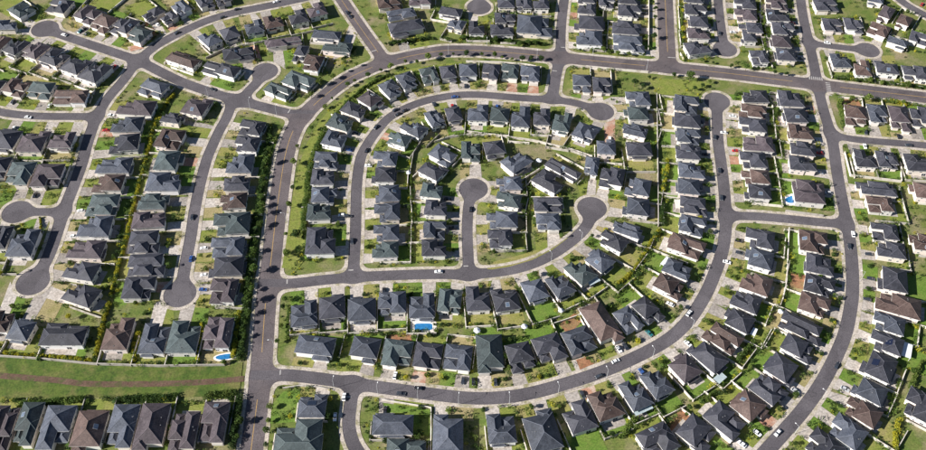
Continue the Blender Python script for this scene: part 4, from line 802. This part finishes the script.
hedge([(660,230),(648,248),(637,266),(628,277),(616,286)], 2.2, 2.2, 'leaf_yellow', 'bright yellow diagonal hedge behind middle street bend')
hedge([(667,160),(666,178),(662,192)], 2.4, 2.6, 'leaf_yellow', 'yellow bushes right of the long white wall')
hedge([(663,205),(662,218),(663,226)], 3.0, 3.0, 'leaf_dark', 'dark bushes right of the long white wall')
hedge([(412,152),(411,175),(411,200),(411,222)], 1.2, 1.5, 'leaf_light', 'light green hedge between inner loop and short cul-de-sac')
hedge([(531,180),(530,200),(527,222)], 1.2, 1.6, 'leaf_light', 'light green hedge right of the inner short cul-de-sac houses')
hedge([(894,450),(895,435),(898,420)], 2.4, 2.8, 'leaf_yellow', 'yellow hedge at lower right behind right road houses')
hedge([(905,416),(908,400),(912,382),(922,362)], 2.0, 2.4, 'leaf_light', 'long green hedge near lower right picture edge')
hedge([(764,17),(764,32),(765,48)], 1.4, 2.0, 'leaf_light', 'light hedge behind top cul-de-sac right houses')
hedge([(785,96),(776,112),(776,130)], 1.5, 1.8, 'leaf_light', 'light hedge behind outer loop top right houses')
hedge([(753,343),(745,352),(737,362)], 2.6, 3.0, 'leaf_mid', 'bushy green hedge behind brown house outside outer loop')
hedge([(715,392),(708,400),(700,404)], 2.4, 2.6, 'leaf_mid', 'bushy green hedge behind mauve-brown house outside outer loop')
hedge([(620,438),(630,425),(636,418)], 3.0, 2.8, 'leaf_light', 'bushy light hedge behind brown house at picture bottom')
hedge([(346,300),(346,318),(345,332)], 1.6, 2.6, 'leaf_dark', 'dark hedge between second and third houses of middle street')
hedge([(290,310),(289,325),(288,340)], 2.4, 2.4, 'leaf_mid', 'green garden hedge left of first house of middle street')
hedge([(681,4),(681.5,25),(683,48)], 1.8, 2.0, 'leaf_light', 'pale green hedge right of wide top avenue')
hedge([(30,256),(38,243),(42,228),(40,218)], 1.3, 1.5, 'leaf_yellow', 'yellow hedge round corner lot on the left long road')

hedge([(460,39),(490,40.5),(520,43),(546,45)], 2.6, 2.6, 'leaf_dark', 'dark hedge above the upper middle boulevard')
hedge([(240,398),(238,415),(235,432),(232,450)], 3.4, 3.4, 'leaf_dark', 'dark tall hedge left of boulevard at picture bottom')
hedge([(389,43.5),(408,42),(432,38.5)], 2.4, 2.4, 'leaf_dark', 'dark hedge above the boulevard bend right of steep road')
hedge([(574,46),(600,50),(625,53),(645,54)], 2.4, 2.2, 'leaf_mid', 'green hedge above boulevard left of wide top avenue')
hedge([(836,78.5),(860,81),(895,85),(930,89)], 2.4, 2.4, 'leaf_mid', 'green hedge above the far right boulevard')
hedge([(341,60),(348,56),(356,48)], 1.6, 2.0, 'leaf_dark', 'dark hedge below green-grey roof by steep upper road')
hedge([(839,100),(840,112),(846,126)], 2.8, 2.4, 'leaf_light', 'bushy hedge at corner of right long road')
hedge([(884,101),(896,103),(908,106)], 3.0, 2.6, 'leaf_yellow', 'yellow bushes below the far right boulevard')
# long boundary walls seen in the photograph
def lwall(pts, label, hgt=1.8, t=.34):
    P = [G(*p) for p in pts]; mb = MB()
    for i, (a, b) in enumerate(zip(P[:-1], P[1:])): mb.bar(a, b, t, hgt+.002*i, -.05); mb.bar(a, b, t+.1, .1, hgt+.002*i-.05)
    tag(ob('boundary_wall', mb.build('boundary_wall', ['gwall'])), label, 'wall', 'long boundary walls')
lwall([(-20,354.5),(0,357),(45,360),(95,365),(160,367),(225,366)], 'long pale wall along upper edge of the park strip')
lwall([(467,132.5),(500,137),(533,141.5),(571,150.5),(592,157.5)], 'long white wall across the middle of inner loop')
lwall([(656.5,95),(657,130),(657.5,171),(658,227)], 'long white wall right of the inner cul-de-sacs')
lwall([(658,194.5),(690,196),(712,195.5)], 'white cross wall left of outer loop street')
lwall([(648.5,0),(648.5,30),(648,51)], 'white wall left of the wide top avenue')
lwall([(760,0),(760,20),(760.5,36)], 'white wall behind top cul-de-sac right houses')
lwall([(844,153),(850,176.5),(901,182.5),(900,165)], 'white wall round two houses below right side street')
lwall([(785,212),(823,217)], 'white wall along right cross street')
lwall([(788.5,229),(786,282),(782,301)], 'pale wall behind houses left of right long road')
lwall([(586,67.5),(618,70.5),(648,73)], 'white wall below the boulevard beside inner loop stub')
lwall([(466,62.5),(500,63.5),(525,65.5),(541,68.5)], 'white wall behind upper inner loop houses')
lwall([(283,389),(300,386.5),(318,388),(330,390)], 'pale wall round green corner lawn by boulevard', 1.2)
lwall([(382,400.5),(431,408.5),(431,436)], 'low white wall round the corner house lawn', 1.2)

# ------------------------------------------------------------------ street lamps
LP = [(334,389,'L'),(378,394,'L'),(418,399.5,'L'),(458.5,405,'L'),(509,403,'L'),(557.6,393,'L'),(605.6,377,'L'),(651,356,'L'),(690,328,'L'),(407,49,'main'),(448.5,55,'main'),(487,45,'main'),(537,58,'main'),(592.6,56,'main'),(646,72,'main'),(209,96.5,'A'),(249.5,110,'A'),(277.5,115,'A'),(549,260,'J'),(579,240,'J'),(822,400,'N'),(790,431,'N'),(858,280,'N'),(268,349,'main'),(287,222,'main')]
lm = MB(); lm.tube((0, 0, -.05), (0, 0, 8), .11, .07, 6)
PM = lm.build('pole', ['steel'])
lm = MB(); lm.tube((0, 0, 7.9), (0, -1.8, 8.4), .05, .05, 5); AM = lm.build('arm', ['steel'])
lm = MB(); lm.box(-.16, .16, -2.4, -1.7, 8.34, 8.5); LM_ = lm.build('lamp_head', ['lens'])
for i, (x, y, rid) in enumerate(LP):
    p = G(x, y); l, q, t = nearest(RS[rid], p); n = (p-q).normalized(); p = q+n*(ROADS[rid][1]/2+.6)
    root = ob('street_lamp', None, None, (p.x, p.y, .1), math.atan2(n.y, n.x)-math.pi/2)
    hh = min(HS, key=lambda h_: (h_['p']-p).length)
    lab = f"steel street lamp nearest {hh['short']}"
    USED[lab] = USED.get(lab, 0)+1
    tag(root, lab if USED[lab] == 1 else lab.replace('steel', 'another steel'), 'street lamp', 'street lamps')
    ob('pole', PM, root); ob('arm', AM, root); ob('lamp_head', LM_, root)

# ------------------------------------------------------------------ cars
def loft(prof, wb, wt, zs):
    pass
cb = MB()   # 4.5 m saloon, x forward; side profile extruded with tumblehome
prof = [(-2.2, .35), (-2.25, .75), (-1.9, .92), (-1.0, .95), (1.0, .92), (2.0, .78), (2.25, .55), (2.2, .3)]
def extr(mb, pr, w0, w1, m=0):
    n = len(pr); V = [(x, -(w0 if z < .6 else w1), z) for x, z in pr]+[(x, (w0 if z < .6 else w1), z) for x, z in pr]
    mb.add(V, [tuple(range(n))[::1], tuple(range(2*n-1, n-1, -1))]+[(i, n+i, n+(i+1) % n, (i+1) % n) for i in range(n)], m)
extr(cb, prof, .9, .86)
V = [(-1.25, -.72, 1.42), (.35, -.72, 1.42), (.35, .72, 1.42), (-1.25, .72, 1.42), (-1.2, -.68, 1.48), (.3, -.68, 1.48), (.3, .68, 1.48), (-1.2, .68, 1.48)]
cb.add(V, BF)
CAR = {}
gl = MB(); gl.add([(-1.85, -.82, .93), (1.05, -.82, .92), (1.05, .82, .92), (-1.85, .82, .93), (-1.25, -.71, 1.425), (.35, -.71, 1.425), (.35, .71, 1.425), (-1.25, .71, 1.425)], BF); GLM = gl.build('window', ['glass'])
wh = MB(); wh.tube((0, -.11, 0), (0, .11, 0), .33, .33, 10); wh.tube((0, -.12, 0), (0, .12, 0), .19, .19, 8, 1); WHM = wh.build('wheel', ['tyre', 'steel'])
hl = MB(); hl.box(2.12, 2.24, -.14, .14, .55, .68); HLM = hl.build('headlight', ['lens'])
CARS = [(64,34.5,'white'),(80,31,'teal'),(88,33,'dark'),(28,117,'white'),(50,105,'white'),(106,130,'red'),(111,115,'white'),(177,32.5,'dark'),(223,17,'dark'),(276,1.5,'white'),(237,8,'dark'),(213,89,'dark'),(347,12,'dark'),(350,16,'dark'),(395,109,'dark'),(399,115,'black'),(406,111,'black'),(374,126,'dark'),(455,97,'blue'),(434,104,'dark'),(367,150,'black'),(372,165,'white'),(342,215,'white'),(348,216,'dark'),(192,217,'dark'),(191,258.5,'blue'),(203,289.5,'blue'),(204,248,'white'),(35,195,'black'),(81,210.5,'white'),(74,236,'white'),(438.6,271.5,'white'),(384,291,'black'),(352,241,'dark'),(471,209,'black'),(724,132.5,'white'),(733,116,'white'),(715,137,'dark'),(718.5,170,'dark'),(721.5,197.5,'dark'),(719.6,33,'dark'),(733,32,'white'),(827.5,42,'white'),(864,130,'dark'),(898.6,135,'black'),(909,145,'dark'),(865,146,'white'),(854,234,'white'),(849.5,246,'dark'),(869,254,'dark'),(869,257,'black'),(875,279.5,'dark'),(870,300,'dark'),(727,262,'white'),(743,241,'black'),(689,313,'white'),(649,331.5,'teal'),(688,343.5,'white'),(618,348,'white'),(615,360,'white'),(641.6,371.6,'blue'),(670,302,'white'),(840.5,367,'dark'),(845,389,'silver'),(795.5,391,'silver'),(778,432.7,'white'),(757,432.5,'white'),(742,444,'white'),(344,397,'white'),(400.5,396,'dark'),(418.6,388,'black'),(335,417,'white'),(463,380.5,'dark'),(395.6,371,'white'),(600,377,'dark'),(584,395.5,'dark'),(495.5,382,'dark'),(621,343,'dark'),(473.5,381.5,'black'),(922,4,'red'),(870,75,'dark')]
dr = random.Random(41)
for h in HS:                # more cars standing in drives
    if h.get('front') is not None and h['front'] < -h['d']/2-5.5 and dr.random() < .2:
        q = toW(h, h['gx']+dr.uniform(-1, 1), -h['d']/2-2.9); d3 = Vector((q.x, q.y, .7))-Vector((0, 0, CAMH))
        dep_ = d3.y*CP-d3.z*SP; CARS.append((W0/2+FPX*d3.x/dep_, H0/2-FPX*(d3.y*SP+d3.z*CP)/dep_, dr.choice(['white', 'white', 'silver', 'dark', 'black', 'blue', 'red'])))
keep = []
for c_ in CARS:
    p = G(c_[0], c_[1], .7)
    if all((p-G(k_[0], k_[1], .7)).length > 3.2 for k_ in keep): keep.append(c_)
CARS = keep
for i, (x, y, c) in enumerate(CARS):
    p = G(x, y, .7); hh = min(HS, key=lambda h_: foot(h_, p)); s0 = sdf(p.x, p.y)
    best = min(((nearest(RS[k], p)+(k,)) for k in RS), key=lambda e: e[0])
    if s0 < .2:
        a = math.atan2(best[2].y, best[2].x); where = 'outside'; w = ROADS[best[3]][1]/2; off = (p-best[1])
        if off.length > w-1.3 and not ROADS[best[3]][2]: p = best[1]+off.normalized()*(w-1.3)
        elif off.length > w-1.3 and s0 > -1.2: p = p-off.normalized()*(1.2+s0)
        z = 0.0
    else:
        a = math.atan2(hh['n'].y, hh['n'].x); where = 'on the drive of'; z = .045
        for _ in range(60):
            if foot(hh, p) > 2.5: break
            p = p+(p-hh['p']).normalized()*.15
        if 0 < sdf(p.x, p.y) < 2.2: z = .12
    if i % 2: a += math.pi
    if c not in CAR: 
        m = cb.build('car_body', ['car_'+c]); CAR[c] = m
    lab = f"{c} car {where} {hh['short']}"; USED[lab] = USED.get(lab, 0)+1
    if USED[lab] > 1: lab = lab.replace(' car ', ' second car ')
    root = ob('parked_car', None, None, (p.x, p.y, z), a); tag(root, lab, 'car', 'cars in the streets and drives')
    ob('body', CAR[c], root); ob('window', GLM, root)
    for sx in (-1.38, 1.38):
        for sy in (-.8, .8): ob('wheel', WHM, root, (sx, sy, .33))
    for sy in (-.6, .6): ob('headlight', HLM, root, (0, sy, 0))
print('objects', len(bpy.data.objects), 'shrubs', ns)
